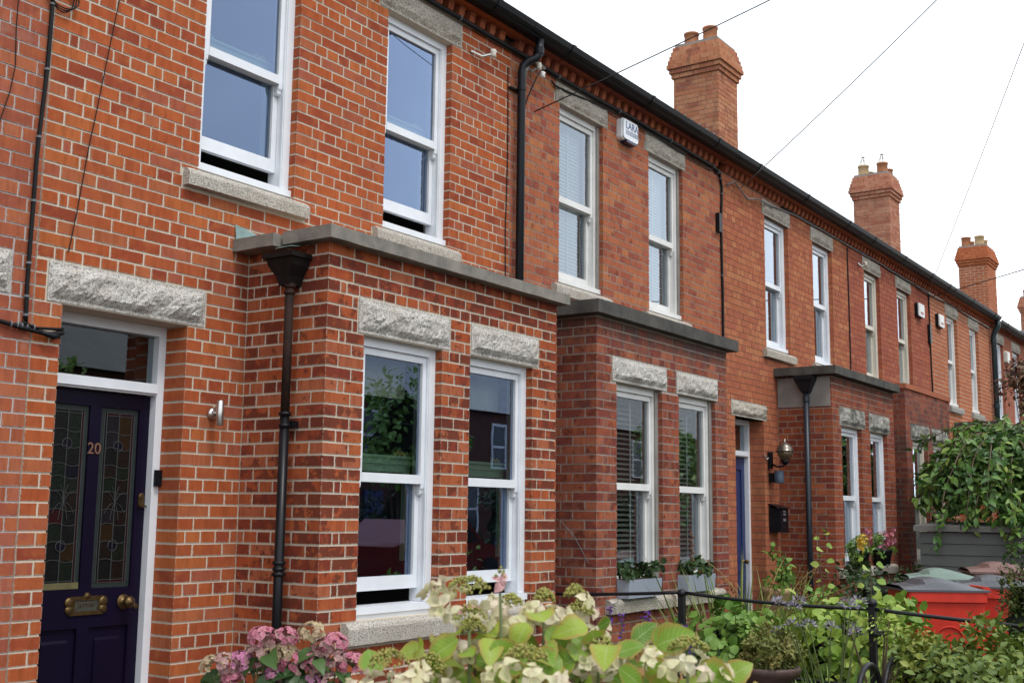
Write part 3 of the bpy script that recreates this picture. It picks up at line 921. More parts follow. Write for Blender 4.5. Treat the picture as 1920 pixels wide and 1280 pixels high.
def chimney(house, X0, X1, Y0, Y1, ztop, wall, mortar, j, pots, potm, seed, white=False):
    """brick stack with corbelled head and clay pots"""
    zb = 6.6
    zs = ztop - 0.56                                   # spring of the corbels
    core = MB().box(X0 + 0.006, X1 - 0.006, Y0 + 0.006, Y1 - 0.006, zb, ztop - 0.02)
    ch = core.build('chimney', mortar, house)
    mb = MB(); g = random.Random(seed)
    def ring(x0, x1, y0, y1, z0, z1):
        jj = j
        def run(a, b, flip):
            out = []; q = a
            if flip: out.append((q, q + ST / 2 - jj)); q += ST / 2
            while q < b - 0.02:
                e = min(q + ST, b); 
                if b - e < 0.05: e = b
                out.append((q, e - jj if e < b else b)); q = e
            return out
        flip = int(round(z0 / CH)) % 2
        fl = 0.105 if flip else 0.22
        for i, (a, b) in enumerate(run(x0, x1, flip)):
            d = 0.04
            if i == 0: d = fl
            mb.box(a, b, y0 + g.uniform(-.002, .002), y0 + d, z0, z1, g.random())
            mb.box(a, b, y1 - 0.04, y1, z0, z1, g.random())
        for (a, b) in run(y0 + fl + jj, y1 - 0.045, 0):
            mb.box(x0 + g.uniform(-.002, .002), x0 + 0.04, a, b, z0, z1, g.random())
            mb.box(x1 - 0.04, x1, a, b, z0, z1, g.random())
    z = zb
    while z < zs - 0.01:
        ring(X0, X1, Y0, Y1, z + j / 2, z + CH - j / 2); z += CH
    for out in (0.028, 0.055, 0.085, 0.07, 0.05, 0.03, 0.01):
        mb.box(X0 - out + 0.012, X1 + out - 0.012, Y0 - out + 0.012, Y1 + out - 0.012, z - 0.002, z + CH + 0.002, 0.4)
        ring(X0 - out, X1 + out, Y0 - out, Y1 + out, z + j / 2, z + CH - j / 2); z += CH
    o = mb.build('brick_courses', wall, ch); o['kind'] = 'stuff'
    MB().box(X0 + 0.02, X1 - 0.02, Y0 + 0.02, Y1 - 0.02, z - 0.02, z + 0.05).build('flaunching', m_render, ch)
    for i, (px, py, h, rr, kd) in enumerate(pots):
        p = MB().lathe([(rr * 1.02, 0), (rr * 0.97, h * 0.3), (rr * 0.95, h * 0.85), (rr * 1.05, h * 0.88), (rr * 1.05, h), (rr * 0.8, h), (rr * 0.75, h * 0.5)], (px, py, z + 0.02), 18)
        p.build('chimney_pot', potm[i % len(potm)], ch, True)
        if kd == 'cowl':
            c = MB()
            for k in range(6):
                a = k * math.pi / 3
                c.tube([(px + rr * .95 * math.cos(a), py + rr * .95 * math.sin(a), z + h), (px, py, z + h + 0.24)], 0.011, 5)
            c.lathe([(0.03, 0.2), (0.045, 0.22), (0.0, 0.27)], (px, py, z + h), 8)
            c.lathe([(rr * 1.0, 0.0), (rr * 1.0, 0.03)], (px, py, z + h), 12)
            c.build('wire_cowl', m_steel, ch)
    # stepped flashing up the roof slope
    fl = MB(); n = 7
    for i in range(n):
        ya = Y0 - 0.06 + (Y1 - Y0 + 0.1) * i / n; yb = Y0 - 0.06 + (Y1 - Y0 + 0.1) * (i + 1) / n
        zr = roof_z((ya + yb) / 2)
        fl.box(X0 - 0.012, X0 - 0.003, ya, yb - 0.002, zr - 0.25, zr + 0.14)
    fl.box(X0 - 0.02, X1 + 0.02, Y0 - 0.014, Y0 - 0.004, roof_z(Y0) - 0.2, roof_z(Y0) + 0.12)
    fl.build('flashing', m_lead, ch)
    return ch

def roof_z(y):
    return 5.73 + (y + 0.13) * 0.772

UW = dict(z0=3.635, z1=5.315)
HOUSES = [
    dict(i=0, x0=-5.85, x1=-1.485, label='leftmost brick house, only its edge in view, with lilac-grey mortar joints',
         up=[], door=(-2.55, -1.70, 2.69), dl=(-2.66, -1.622, 2.695, 2.915)),
    dict(i=1, x0=-1.48, x1=2.885, label='orange brick house numbered 20 with cream mortar, purple door and bay',
         up=[(-.44, .372, -.54, .47), (1.272, 2.06, 1.18, 2.18)], door=(-1.31, -.46, 2.683), dl=(-1.405, -.335, 2.69, 2.908)),
    dict(i=2, x0=2.89, x1=7.16, label='brick house with dark-topped bay, white venetian blinds and grey window boxes',
         up=[(3.675, 4.47, 3.61, 4.55), (5.40, 6.19, 5.33, 6.25)], door=(6.05, 6.9, 2.683), dl=(5.95, 7.0, 2.69, 2.908)),
    dict(i=3, x0=7.165, x1=11.555, label='smooth orange brick house with cement patch on its bay and blue door',
         up=[(8.46, 9.25, 8.39, 9.32), (10.14, 10.91, 10.08, 10.97)], door=(7.48, 8.32, 2.74), dl=(7.38, 8.42, 2.74, 2.925)),
    dict(i=4, x0=11.56, x1=15.845, label='dull rose brick house with cream sash windows and grimy brick-topped bay',
         up=[(12.32, 13.08, 12.26, 13.14), (13.99, 14.74, 13.93, 14.80)], door=(14.75, 15.55, 2.72), dl=(14.65, 15.65, 2.73, 2.92)),
    dict(i=5, x0=15.85, x1=20.495, label='bright orange repointed brick house with white mortar, beyond the cream sash windows',
         up=[(17.05, 17.8, 16.97, 17.88), (18.74, 19.46, 18.66, 19.52)], door=(16.1, 16.9, 2.72), dl=(16.0, 17.0, 2.73, 2.92)),
    dict(i=6, x0=20.5, x1=24.85, label='faded rose brick house beyond the dark green downpipe',
         up=[(20.97, 21.7, 20.9, 21.78), (22.62, 23.36, 22.54, 23.42)], door=(23.7, 24.5, 2.72), dl=(23.6, 24.6, 2.73, 2.92)),
    dict(i=7, x0=24.855, x1=29.3, label='rose brick house carrying the last full chimney stack',
         up=[(26.0, 26.75, 25.9, 26.85), (27.65, 28.4, 27.55, 28.5)], door=(25.1, 25.9, 2.72), dl=(25.0, 26.0, 2.73, 2.92)),
    dict(i=8, x0=29.305, x1=33.6, label='brick house just past the last full chimney stack, glimpsed at the right edge',
         up=[(29.9, 30.65, 29.8, 30.75), (31.6, 32.35, 31.5, 32.45)], door=(32.5, 33.3, 2.72), dl=(32.4, 33.4, 2.73, 2.92)),
    dict(i=9, x0=33.605, x1=38.2, label='last brick house whose stack just enters the right edge',
         up=[(34.7, 35.45, 34.6, 35.55), (36.4, 37.15, 36.3, 37.25)], door=(33.9, 34.7, 2.72), dl=(33.8, 34.8, 2.73, 2.92)),
]
BAYS = {
    1: dict(x=(0.0, 2.556), top=3.205, wins=[(.335, 1.125, .955, 2.683), (1.438, 2.225, .955, 2.683)],
            lint=[(.28, 1.203, 2.69, 2.908), (1.446, 2.303, 2.69, 2.908)], sills=[(.215, 1.245, .822, .95), (1.335, 2.335, .822, .95)], cop=(3.205, 3.285, -.085, 2.61)),
    2: dict(x=(3.17, 5.715), top=3.222, wins=[(3.50, 4.33, .93, 2.70), (4.655, 5.45, .93, 2.70)],
            lint=[(3.425, 4.415, 2.705, 2.912), (4.61, 5.50, 2.705, 2.912)], sills=[(3.32, 4.40, .81, .92), (4.47, 5.52, .81, .92)], cop=(3.222, 3.332, 3.045, 5.82)),
    3: dict(x=(8.78, 11.24), top=3.31, wins=[(9.08, 9.86, 1.0, 2.71), (10.19, 10.93, 1.0, 2.71)],
            lint=[(9.03, 9.99, 2.72, 2.945), (10.16, 11.02, 2.72, 2.945)], sills=[(8.86, 11.05, .885, .998)], cop=(3.31, 3.41, 8.66, 11.27)),
    4: dict(x=(11.82, 14.22), top=3.43, wins=[(12.12, 12.9, 1.0, 2.71), (13.2, 13.95, 1.0, 2.71)],
            lint=[(12.05, 13.0, 2.72, 2.945), (13.13, 14.02, 2.72, 2.945)], sills=[(12.0, 14.05, .885, .998)], cop=None),
    5: dict(x=(17.4, 19.9), top=3.25, wins=[(17.7, 18.45, 1.0, 2.71), (18.8, 19.55, 1.0, 2.71)],
            lint=[(17.63, 18.55, 2.72, 2.945), (18.73, 19.65, 2.72, 2.945)], sills=[(17.6, 19.7, .885, .998)], cop=(3.25, 3.35, 17.3, 20.0)),
    6: dict(x=(20.9, 23.3), top=3.25, wins=[(21.2, 21.95, 1.0, 2.71), (22.3, 23.05, 1.0, 2.71)],
            lint=[(21.13, 22.05, 2.72, 2.945), (22.23, 23.15, 2.72, 2.945)], sills=[(21.1, 23.2, .885, .998)], cop=(3.25, 3.35, 20.8, 23.4)),
}
WMAT = {0: m_white, 1: m_white, 2: m_white2, 3: m_white, 4: m_cream, 5: m_white2, 6: m_white, 7: m_white, 8: m_white, 9: m_white}
HO = {}
for H in HOUSES:
    i = H['i']; P = B[i]; j = P['j']; x0, x1 = H['x0'], H['x1']
    near = i <= 5
    ho = thing('brick_house', H['label'], 'house', ((x0 + x1) / 2, 0, 0), 'terraced brick houses along the street')
    HO[i] = ho
    BR = Bricks(ho, 100 + i)
    bz = BAYS.get(i)
    ups = [(w[0], w[1], UW['z0'], UW['z1']) for w in H['up']]
    lints = [(w[2], w[3], 5.318, 5.515) for w in H['up']]
    usill = [(w[0] - 0.11, w[1] + 0.1, 3.525, 3.63) for w in H['up']]
    door = (H['door'][0], H['door'][1], 0.0, H['door'][2])
    op = ups + [door]
    lh = [(l[0] - j, l[1] + j, l[2] - j * 0.3, l[3] + j) for l in lints + [H['dl']]]
    sh = [(s[0] - j, s[1] + j, s[2] - j, s[3] + 0.003) for s in usill]
    bh = [(bz['x'][0] + 0.0, bz['x'][1], -0.02, bz['top'])] if bz else []
    mb = MB()
    slab(mb, x0, x1, -0.01, 5.558, 0.004, 0.26, [(o[0] - 0.004, o[1] + 0.004, o[2] - (0.02 if o[2] == 0 else 0), o[3]) for o in op]
         + [(b[0] + 0.18, b[1] - 0.18, -0.02, b[3] - 0.12) for b in bh])
    mb.box(x0, x1, 0.092, 0.26, 5.559, 5.70)
    mb.box(x0, x1, 0.261, 8.4, 5.55, 5.60)
    mb.box(x0, x0 + 0.1, 0.262, 8.4, -0.01, 5.55); mb.box(x1 - 0.1, x1, 0.262, 8.4, -0.01, 5.55); mb.box(x0, x1, 8.4, 8.6, -0.01, 5.6)
    mb.build('wall', P['mortar'], ho)
    ph = (x0 * 7.3) % ST
    rb = [(max(t[0], x0 + 0.002), min(t[1], x1 - 0.002), *t[2:]) for t in rows(x0 - ph + 0.001, x1, 0.0, 5.555, j)]
    rb = [t for t in rb if t[1] - t[0] > 0.02]
    for (u0, u1, z0, z1, a, first, last, short, r, jamb) in courses(rb, op, lh + sh + bh, j):
        d = 0.03
        if jamb:
            d = 0.24 if (abs(u1 - door[0]) < 1e-6 or abs(u0 - door[1]) < 1e-6) and z0 < door[3] else 0.14
        BR.add(u0, u1, BR.rng.uniform(-0.0012, 0.0012), d, z0, z1, P['wall'])
    lm = {0: m_granite, 1: m_granite, 2: m_granite_b, 3: m_granite_b, 4: m_granite_b}.get(i, m_granite_b)
    for k, l in enumerate(lints):
        rock_lintel(ho, *l, 0.0, m_granite_b if i else lm, i * 11 + k * 5, 0.03)
    rock_lintel(ho, *H['dl'], 0.0, {1: m_granite, 0: m_granite}.get(i, m_granite_b), i * 11 + 9, 0.042)
    for k, s in enumerate(usill):
        stone_sill(ho, *s, 0.0, m_sill if i in (1, 2) else (m_conc if i == 5 else m_granite_b), seed=i + k * 2.2)
    for k, w in enumerate(ups):
        ex = {1: 'rail', 2: 'blind', 3: 'curtain', 4: 'curtain', 5: None}.get(i)
        window(ho, *w, 0.0, WMAT[i], m_glass if i in (1,) else m_glass2, ex, opened=0.12 if i == 1 else 0.0,
               meet=4.43 if i < 3 else 4.46)
    if bz:
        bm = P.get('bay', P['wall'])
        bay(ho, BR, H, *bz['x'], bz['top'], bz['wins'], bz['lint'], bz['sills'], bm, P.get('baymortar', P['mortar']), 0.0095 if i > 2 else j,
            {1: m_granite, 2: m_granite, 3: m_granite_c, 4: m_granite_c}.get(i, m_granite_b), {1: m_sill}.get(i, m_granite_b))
        for k, w in enumerate(bz['wins']):
            ex = {1: 'rail', 2: 'slats', 3: 'net', 4: 'curtain'}.get(i)
            wn = window(ho, *w, -0.69, WMAT[i], m_glass if i == 1 else m_glass2, ex, opened=0.085 if i == 1 else 0.0, meet=1.785 if i == 1 else 1.81)
            if i == 2:
                MB().box(w[1] - 0.055, w[1] + 0.002, -0.645, -0.56, w[2], w[3]).build('reveal_render', m_render, ho)
        if bz['cop']:
            c = bz['cop']
            coping(ho, c[2], c[3], c[0], c[1], {1: m_coping, 2: m_coping_d}.get(i, m_coping_d), seg=(i == 1))
    if i == 2:
        for w in ups:
            MB().box(w[1] - 0.05, w[1] + 0.002, 0.045, 0.13, w[2], w[3]).build('reveal_render', m_render, ho)
    # cornice of bull-nosed dentils, gutter and roof
    x = math.ceil((x0 - 2.42) / 0.1435) * 0.1435 + 2.42
    gd = random.Random(i)
    while x < x1 - 0.04:
        o = obj('dentil', dentil_mesh(gd.random()), B[1]['wall'] if i == 1 else P['wall'], ho)
        o.location = (x, 0.0, 5.557); x += 0.1435
    MB().box(x0, x1, -0.112, 0.004, 5.656, 5.70).build('cornice_course', P['wall'], ho)
    gz = -0.06 if i >= 6 else 0.0
    MB().prism_x([(-.114, 5.66 + gz), (-.185, 5.655 + gz), (-.2, 5.664 + gz), (-.205, 5.672 + gz), (-.225, 5.682 + gz), (-.243, 5.7 + gz), (-.256, 5.735 + gz), (-.26, 5.747 + gz),
                  (-.246, 5.748 + gz), (-.235, 5.71 + gz), (-.2, 5.69 + gz), (-.114, 5.70 + gz)], x0 + 0.001, x1 - 0.001).build('gutter', m_gutter, ho)
    for gx in (x0 + .6, (x0 + x1) / 2, x1 - .55):
        MB().prism_x([(-.112, 5.66 + gz), (-.186, 5.651 + gz), (-.208, 5.667 + gz), (-.229, 5.678 + gz), (-.248, 5.697 + gz), (-.262, 5.735 + gz), (-.266, 5.75 + gz), (-.25, 5.753 + gz), (-.112, 5.704 + gz)], gx, gx + .05).build('gutter_bracket', m_gutter, ho)
    rf = MB()
    zr = roof_z(4.2)
    rf.prism_x([(-.13, roof_z(-.13) - .02), (4.2, zr - .02), (8.7, 5.6), (8.7, 5.5), (4.2, zr - 0.12), (-.1, 5.702)], x0, x1).build('roof', m_slate, ho)
    H['_BR'] = BR

for H in HOUSES:
    i = H['i']; BR = H['_BR']
    for it in BR.items:
        c = ((it[0] + it[1]) / 2, it[2], (it[4] + it[5]) / 2) if it[8] == 'y' else (it[0], (it[2] + it[3]) / 2, (it[4] + it[5]) / 2)
        p = visible_px(c)
        it.append(bool(p and occl(c, p)))
    flags = [it.pop() for it in BR.items]
    for it, fl in zip(BR.items, flags):
        if fl or (it[8] == 'x' and it[0] > BAYS.get(i, dict(x=(99, 99)))['x'][0] + 0.5):
            it[8] = 'h'
    BR.finish(300 if i <= 3 else (200 if i <= 5 else 0))

chimney(HO[3], 11.37, 12.1, 1.9, 2.68, 9.1, brick_mat('brick_chimney', pal((.48, .20, .105), (.45, .18, .09), (.53, .25, .14), (.43, .16, .09), (.50, .23, .125), (.33, .12, .08)), light=(.57, .3, .17), soot=(.58, .45)),
        B[2]['mortar'], 0.008, [(11.57, 2.12, .27, .12, ''), (11.57, 2.45, .24, .12, ''), (11.9, 2.14, .12, .1, ''), (11.9, 2.46, .12, .1, '')], [m_pot], 5)
MATS_CH = [brick_mat('brick_chimney_pink', pal((.48, .21, .13), (.44, .18, .11), (.52, .25, .16), (.40, .14, .09)), light=(.58, .32, .2), soot=(.6, .4))]
chimney(HO[5], 20.15, 20.9, 1.87, 2.66, 9.1, MATS_CH[0],
        mortar_mat('mortar_chimney', (.5, .4, .33)), 0.009, [(20.33, 2.05, .26, .12, 'cowl'), (20.33, 2.47, .26, .12, 'cowl'), (20.7, 2.05, .2, .12, ''), (20.7, 2.47, .2, .12, '')], [m_pot, m_potb], 6)
chimney(HO[7], 28.85, 29.9, 1.78, 2.55, 9.15, B[5]['wall'], B[5]['mortar'], 0.014,
        [(29.05, 2.0, .3, .13, ''), (29.05, 2.36, .3, .13, ''), (29.5, 2.0, .26, .12, ''), (29.5, 2.36, .26, .12, '')], [m_potb, m_pot], 7)
chimney(HO[9], 37.3, 38.1, 1.8, 2.6, 9.1, MATS_CH[0], B[6]['mortar'], 0.009, [(37.5, 2.0, .26, .12, ''), (37.5, 2.4, .26, .12, '')], [m_pot], 8)

# ------------------------------------------------------------------ doors
m_purple = plain('purple_door_paint', (0.0065, 0.004, 0.017), 0.35, var=0.2, scale=3, spec=0.15)
m_bluedoor = plain('blue_door_paint', (0.02, 0.035, 0.12), 0.35, var=0.2, scale=3)
m_darkdoor = plain('dark_door_paint', (0.03, 0.035, 0.03), 0.4, var=0.2, scale=3)
m_came = plain('lead_came', (0.055, 0.06, 0.06), 0.6, 0.2, var=0.2, scale=30)

def tinted(name, c, rough=0.12):
    return plain(name, c, rough, var=0.35, scale=25, bump=0.004, bscale=160, spec=0.2)

G_COL = dict(border=tinted('rippled_border_glass', (0.028, 0.036, 0.036), 0.35), red=tinted('red_glass', (0.03, 0.003, 0.004)), amber=tinted('amber_glass', (0.024, 0.012, 0.004)),
             mauve=tinted('mauve_glass', (0.012, 0.01, 0.014)), green=tinted('green_glass', (0.007, 0.011, 0.007)), smoke=tinted('smoky_glass', (0.006, 0.0065, 0.0065)),
             brown=tinted('brown_glass', (0.011, 0.0065, 0.005)), blue=tinted('deep_blue_glass', (0.004, 0.003, 0.01)))

def text_mesh(txt, size, extrude):
    cu = bpy.data.curves.new('t', 'FONT'); cu.body = txt; cu.size = size; cu.extrude = extrude
    cu.align_x = 'CENTER'; cu.align_y = 'CENTER'; cu.resolution_u = 3
    o = bpy.data.objects.new('t', cu); COL.objects.link(o)
    dg = bpy.context.evaluated_depsgraph_get()
    me = bpy.data.meshes.new_from_object(o.evaluated_get(dg))
    bpy.data.objects.remove(o)
    me.materials.clear()
    return me

def door_frame(house, d, yf, transom, mat, fw=0.052):
    f = MB()
    f.box(d[0], d[0] + fw, yf, yf + 0.1, 0, d[2] - 0.002); f.box(d[1] - fw, d[1], yf, yf + 0.1, 0, d[2] - 0.002)
    f.box(d[0] + fw, d[1] - fw, yf + 0.001, yf + 0.1, d[2] - 0.06, d[2] - 0.002)
    f.box(d[0] + fw, d[1] - fw, yf - 0.012, yf + 0.1, transom + 0.012, transom + 0.068)
    f.box(d[0] + fw, d[1] - fw, yf + 0.006, yf + 0.1, transom, transom + 0.011)
    o = f.build('door_frame', mat, house)
    MB().quad((d[0] + fw, yf + 0.05, transom + 0.06), (d[1] - fw, yf + 0.05, transom + 0.06), (d[1] - fw, yf + 0.05, d[2] - 0.05), (d[0] + fw, yf + 0.05, d[2] - 0.05)).build('fanlight_pane', m_glass2, o)
    r = MB(); y2 = yf + 1.1
    r.quad((d[0] - .1, y2, 0), (d[1] + .1, y2, 0), (d[1] + .1, y2, d[2]), (d[0] - .1, y2, d[2]))
    r.quad((d[0] - .1, yf + .1, d[2]), (d[0] - .1, y2, d[2]), (d[1] + .1, y2, d[2]), (d[1] + .1, yf + .1, d[2]))
    r.quad((d[0] - .1, yf + .1, 0), (d[0] - .1, y2, 0), (d[0] - .1, y2, d[2]), (d[0] - .1, yf + .1, d[2]))
    r.quad((d[1] + .1, yf + .1, 0), (d[1] + .1, yf + .1, d[2]), (d[1] + .1, y2, d[2]), (d[1] + .1, y2, 0))
    r.build('hall_lining', m_room, o)
    return o

# number 20
ho = HO[1]; d = HOUSES[1]['door']
door_frame(ho, d, 0.185, 2.268, m_white)
L0, L1, DY = -1.257, -0.514, 0.235
glz = [(-1.187, -0.924, 1.157, 2.178), (-0.848, -0.585, 1.157, 2.178)]
low = [(-1.187, -0.924, 0.28, 0.945), (-0.848, -0.585, 0.28, 0.945)]
mb = MB(); slab(mb, L0, L1, 0.06, 2.262, DY, DY + 0.045, glz + low)
dr = mb.build('door', m_purple, ho); dr['label'] = 'dark purple door with two tall stained glass panels'
for (a, b, c, e) in low:
    q = MB().box(a, b, DY + 0.018, DY + 0.03, c, e); q.prism_x([(DY + .018, c + .06), (DY + .008, c + .075), (DY + .008, e - .075), (DY + .018, e - .06)], a + .05, b - .05)
    q.build('panel', m_purple, dr)
MB().box(L0, L1, DY - 0.03, DY + 0.02, 0.06, 0.14).build('weather_bar', m_purple, dr)
gr = random.Random(3)
for gi, (a, b, c, e) in enumerate(glz):
    yy = DY + 0.014
    bw = 0.03
    def gp(x0, x1, z0, z1, key, dy=0.0):
        MB().box(x0 + .001, x1 - .001, yy + dy, yy + dy + 0.004, z0 + .001, z1 - .001).build('stained_pane', G_COL[key], dr)
    gp(a, b, c, c + bw, 'border'); gp(a, b, e - bw, e, 'border'); gp(a, a + bw, c + bw, e - bw, 'border'); gp(b - bw, b, c + bw, e - bw, 'border')
    ia, ib, ic, ie = a + bw, b - bw, c + bw, e - bw
    gp(ia, ia + .016, ic, ie, 'smoke'); gp(ib - .016, ib, ic, ie, 'red')
    gp(ia + .016, ib - .016, ie - .016, ie, 'red' if gi else 'smoke'); gp(ia + .016, ib - .016, ic, ic + .016, 'red' if gi else 'smoke')
    ja, jb, jc, je = ia + .016, ib - .016, ic + .016, ie - .016
    zr = [je, je - .1, je - .19, je - .29, je - .36, je - .44, je - .54, je - .62, je - .72, je - .82, jc]
    mid = (ja + jb) / 2
    keys = ['mauve', 'amber', 'mauve', 'amber', 'smoke', 'brown', 'brown', 'green', 'green', 'brown', 'brown', 'smoke', 'mauve', 'brown', 'amber', 'smoke', 'brown', 'green', 'smoke', 'brown']
    if gi == 0:
        keys = ['smoke', 'green', 'smoke', 'green', 'smoke', 'smoke', 'green', 'blue', 'green', 'green', 'smoke', 'brown', 'red', 'smoke', 'green', 'smoke', 'smoke', 'amber', 'smoke', 'green']
    k = 0
    for z1_, z0_ in zip(zr, zr[1:]):
        gp(ja, mid, z0_, z1_, keys[k % 20]); gp(mid, jb, z0_, z1_, keys[(k + 1) % 20]); k += 2
    for zc in (je - .175, jc + .19):
        MB().lathe([(.03, 0), (.03, .004)], (mid, yy - .003, zc), 18, axis='y').build('stained_pane', G_COL['blue'], dr)
    cm = MB()
    for x in (ia, ja, mid, jb, ib):
        cm.box(x - .0022, x + .0022, yy - .004, yy + .004, ic, ie)
    for z in zr[1:-1] + [ie, ic, je, jc]:
        pts = [(ja + (jb - ja) * t / 8, yy - .002, z + (0.008 * math.sin(t * math.pi / 4) if z not in (ie, ic, je, jc) else 0)) for t in range(9)]
        cm.tube(pts, .0022, 4)
    for zc in (je - .175, jc + .19):
        cm.tube([(mid + .031 * math.cos(t * math.pi / 8), yy - .004, zc + .031 * math.sin(t * math.pi / 8)) for t in range(17)], .0024, 4)
    zf = je - .5
    for sg in (-1, 1):
        for ang in (0.3, 0.9, 2.2, 2.8):
            pts = [(mid + sg * .085 * t / 6 * math.sin(ang), yy - .004, zf + .1 * t / 6 * math.cos(ang) + .02 * math.sin(t * math.pi / 6)) for t in range(7)]
            cm.tube(pts, .002, 4)
    cm.build('lead_came', m_came, dr)
# ironmongery
lb = MB(); yb = DY
for (x, z, r) in ((-.985, 1.085, .03), (-.985, 1.045, .026), (-.765, 1.085, .03), (-.765, 1.045, .026)):
    lb.lathe([(r, 0), (r, -.008), (r * .7, -.016), (r * .3, -.018)], (x, yb, z), 14, axis='y')
lb.box(-.985, -.765, yb - .01, yb, 1.095, 1.118); lb.box(-.985, -.765, yb - .01, yb, 1.015, 1.036); lb.lathe([(.02, 0), (.02, -.01), (.005, -.016)], (-.875, yb, 1.118), 10, axis='y')
lb.box(-.98, -.95, yb - .009, yb, 1.03, 1.1); lb.box(-.80, -.77, yb - .009, yb, 1.03, 1.1)
lb.build('letterbox', m_brass, dr)
MB().box(-.955, -.795, yb - .005, yb - .001, 1.036, 1.095).build('letter_flap', plain('worn_flap', (0.12, 0.12, 0.1), 0.4, 0.5, var=0.5, scale=60), dr)
_t = obj('letter_flap_lettering', text_mesh('LETTERS', 0.03, .001), m_brass, dr)
_t.location = (-.875, yb - .006, 1.066); _t.rotation_euler = (rad(90), 0, 0)
MB().lathe([(.042, 0), (.044, -.006), (.036, -.012), (.016, -.016), (.016, -.035), (.03, -.042), (.036, -.058), (.03, -.074), (.016, -.082), (.008, -.088)], (-.63, DY, 1.075), 18, axis='y').build('door_knob', m_brass, dr, True)
MB().lathe([(.016, 0), (.016, -.006), (.008, -.008)], (-.538, DY, 1.045), 12, axis='y').build('keyhole_plate', m_brass, dr)
lk = MB().lathe([(.02, 0), (.02, -.01), (.012, -.014)], (-.545, DY, 1.675), 14, axis='y'); lk.box(-.565, -.525, DY - .009, DY, 1.62, 1.675); lk.box(-.568, -.522, DY - .03, DY, 1.612, 1.622)
lk.build('latch_plate', m_brass, dr)
MB().box(-1.18, -.93, DY + .004, DY + .012, 1.16, 1.195).build('glass_plate', plain('pale_brass_plate', (0.2, 0.18, 0.09), 0.3, 0.3, var=0.3, scale=20), dr)
_t = obj('numeral', text_mesh('20', 0.092, .003), plain('copper_numeral', (0.3, 0.16, 0.1), 0.4, 0.5, var=0.15, scale=20), dr)
_t.location = (-.888, DY - .004, 1.935); _t.rotation_euler = (rad(90), 0, 0)
MB().box(-.5, -.462, .155, .184, 1.735, 1.83).build('doorbell', m_black, ho)
MB().box(-1.3, -.47, 0.02, 0.5, 0.0, 0.06).build('door_step', m_sill, ho)

for i, pm in ((0, m_darkdoor), (2, m_darkdoor), (3, m_bluedoor), (4, m_darkdoor), (5, m_darkdoor), (6, m_bluedoor), (7, m_darkdoor), (8, m_darkdoor), (9, m_darkdoor)):
    d = HOUSES[i]['door']; ho = HO[i]
    door_frame(ho, d, 0.185, 2.3, m_white)
    a, b = d[0] + .056, d[1] - .056
    pan = [(a + .09, (a + b) / 2 - .04, .3, .95), ((a + b) / 2 + .04, b - .09, .3, .95), (a + .09, (a + b) / 2 - .04, 1.15, 2.15), ((a + b) / 2 + .04, b - .09, 1.15, 2.15)]
    mb = MB(); slab(mb, a, b, .05, 2.295, .235, .28, pan)
    o = mb.build('door', pm, ho)
    for q in pan:
        MB().box(q[0], q[1], .25, .262, q[2], q[3]).build('panel', pm, o)
    MB().lathe([(.03, 0), (.014, -.02), (.03, -.05), (.01, -.07)], (b - .07, .235, 1.07), 12, axis='y').build('door_knob', m_brass, o)

# ------------------------------------------------------------------ rainwater pipes
def pipe_thing(label, x, y, z0, z1, r, mat, collars, group='downpipes on the terrace'):
    t = thing('downpipe', label, 'downpipe', (x, y, z0), group)
    return t

t = pipe_thing('rusty cast iron downpipe with hopper head on the cream-mortared bay', -.078, -.45, 0, 2.95, .028, m_pipe, [])
MB().tube([(-.078, -.45, 2.15), (-.078, -.45, 2.96)], .027, 12).build('upper_pipe', m_rust, t, True)
MB().tube([(-.078, -.45, 0.0), (-.078, -.45, 2.15)], .029, 12).build('lower_pipe', m_pipe, t, True)
hp = MB()
def ring4(z, w, dpt):
    return [(-.006, -.43 - w, z), (-.006 - dpt, -.43 - w, z), (-.006 - dpt, -.43 + w, z), (-.006, -.43 + w, z)]
lv = [(3.135, .125, .17), (3.105, .125, .17), (3.10, .11, .15), (3.06, .1, .14), (3.0, .058, .115), (2.945, .04, .105)]
V = [p for l in lv for p in ring4(*l)]
F = [(k * 4 + q, k * 4 + (q + 1) % 4, (k + 1) * 4 + (q + 1) % 4, (k + 1) * 4 + q) for k in range(len(lv) - 1) for q in range(4)] + [(3, 2, 1, 0)]
hp._add(V, F); hp.build('hopper_head', plain('dark_cast_iron', (0.014, 0.011, 0.01), 0.7, var=0.4, scale=14, spec=0.15), t)
for z, r in ((2.94, .036), (2.9, .034), (2.17, .039), (2.10, .037), (1.30, .04), (1.265, .038), (1.235, .042)):
    MB().lathe([(r * .85, -.012), (r, -.006), (r, .006), (r * .85, .012)], (-.078, -.45, z), 14).build('collar', m_pipe if z < 2.2 else m_rust, t, True)
MB().box(-.05, 0.01, -.49, -.41, 2.09, 2.13).build('bracket', m_pipe, t)

t = pipe_thing('black plastic downpipe from the eaves between the two nearest bays', 2.945, -.075, 0, 5.6, .036, m_black, [])
MB().tube([(2.945, -.072, 0.0), (2.945, -.072, 5.36), (2.955, -.078, 5.41), (2.985, -.11, 5.455), (3.03, -.165, 5.49), (3.05, -.182, 5.53), (3.052, -.185, 5.66)], .036, 14).build('pipe', m_black, t, True)
for z in (3.42, 5.2):
    c = MB().lathe([(.041, -.014), (.041, .014)], (2.945, -.072, z), 14); c.box(2.85, 3.0, -.03, .0, z - .01, z + .01); c.build('bracket', m_black, t)
MB().lathe([(.043, -.03), (.043, .03)], (3.05, -.183, 5.555), 14).build('collar', m_black, t)

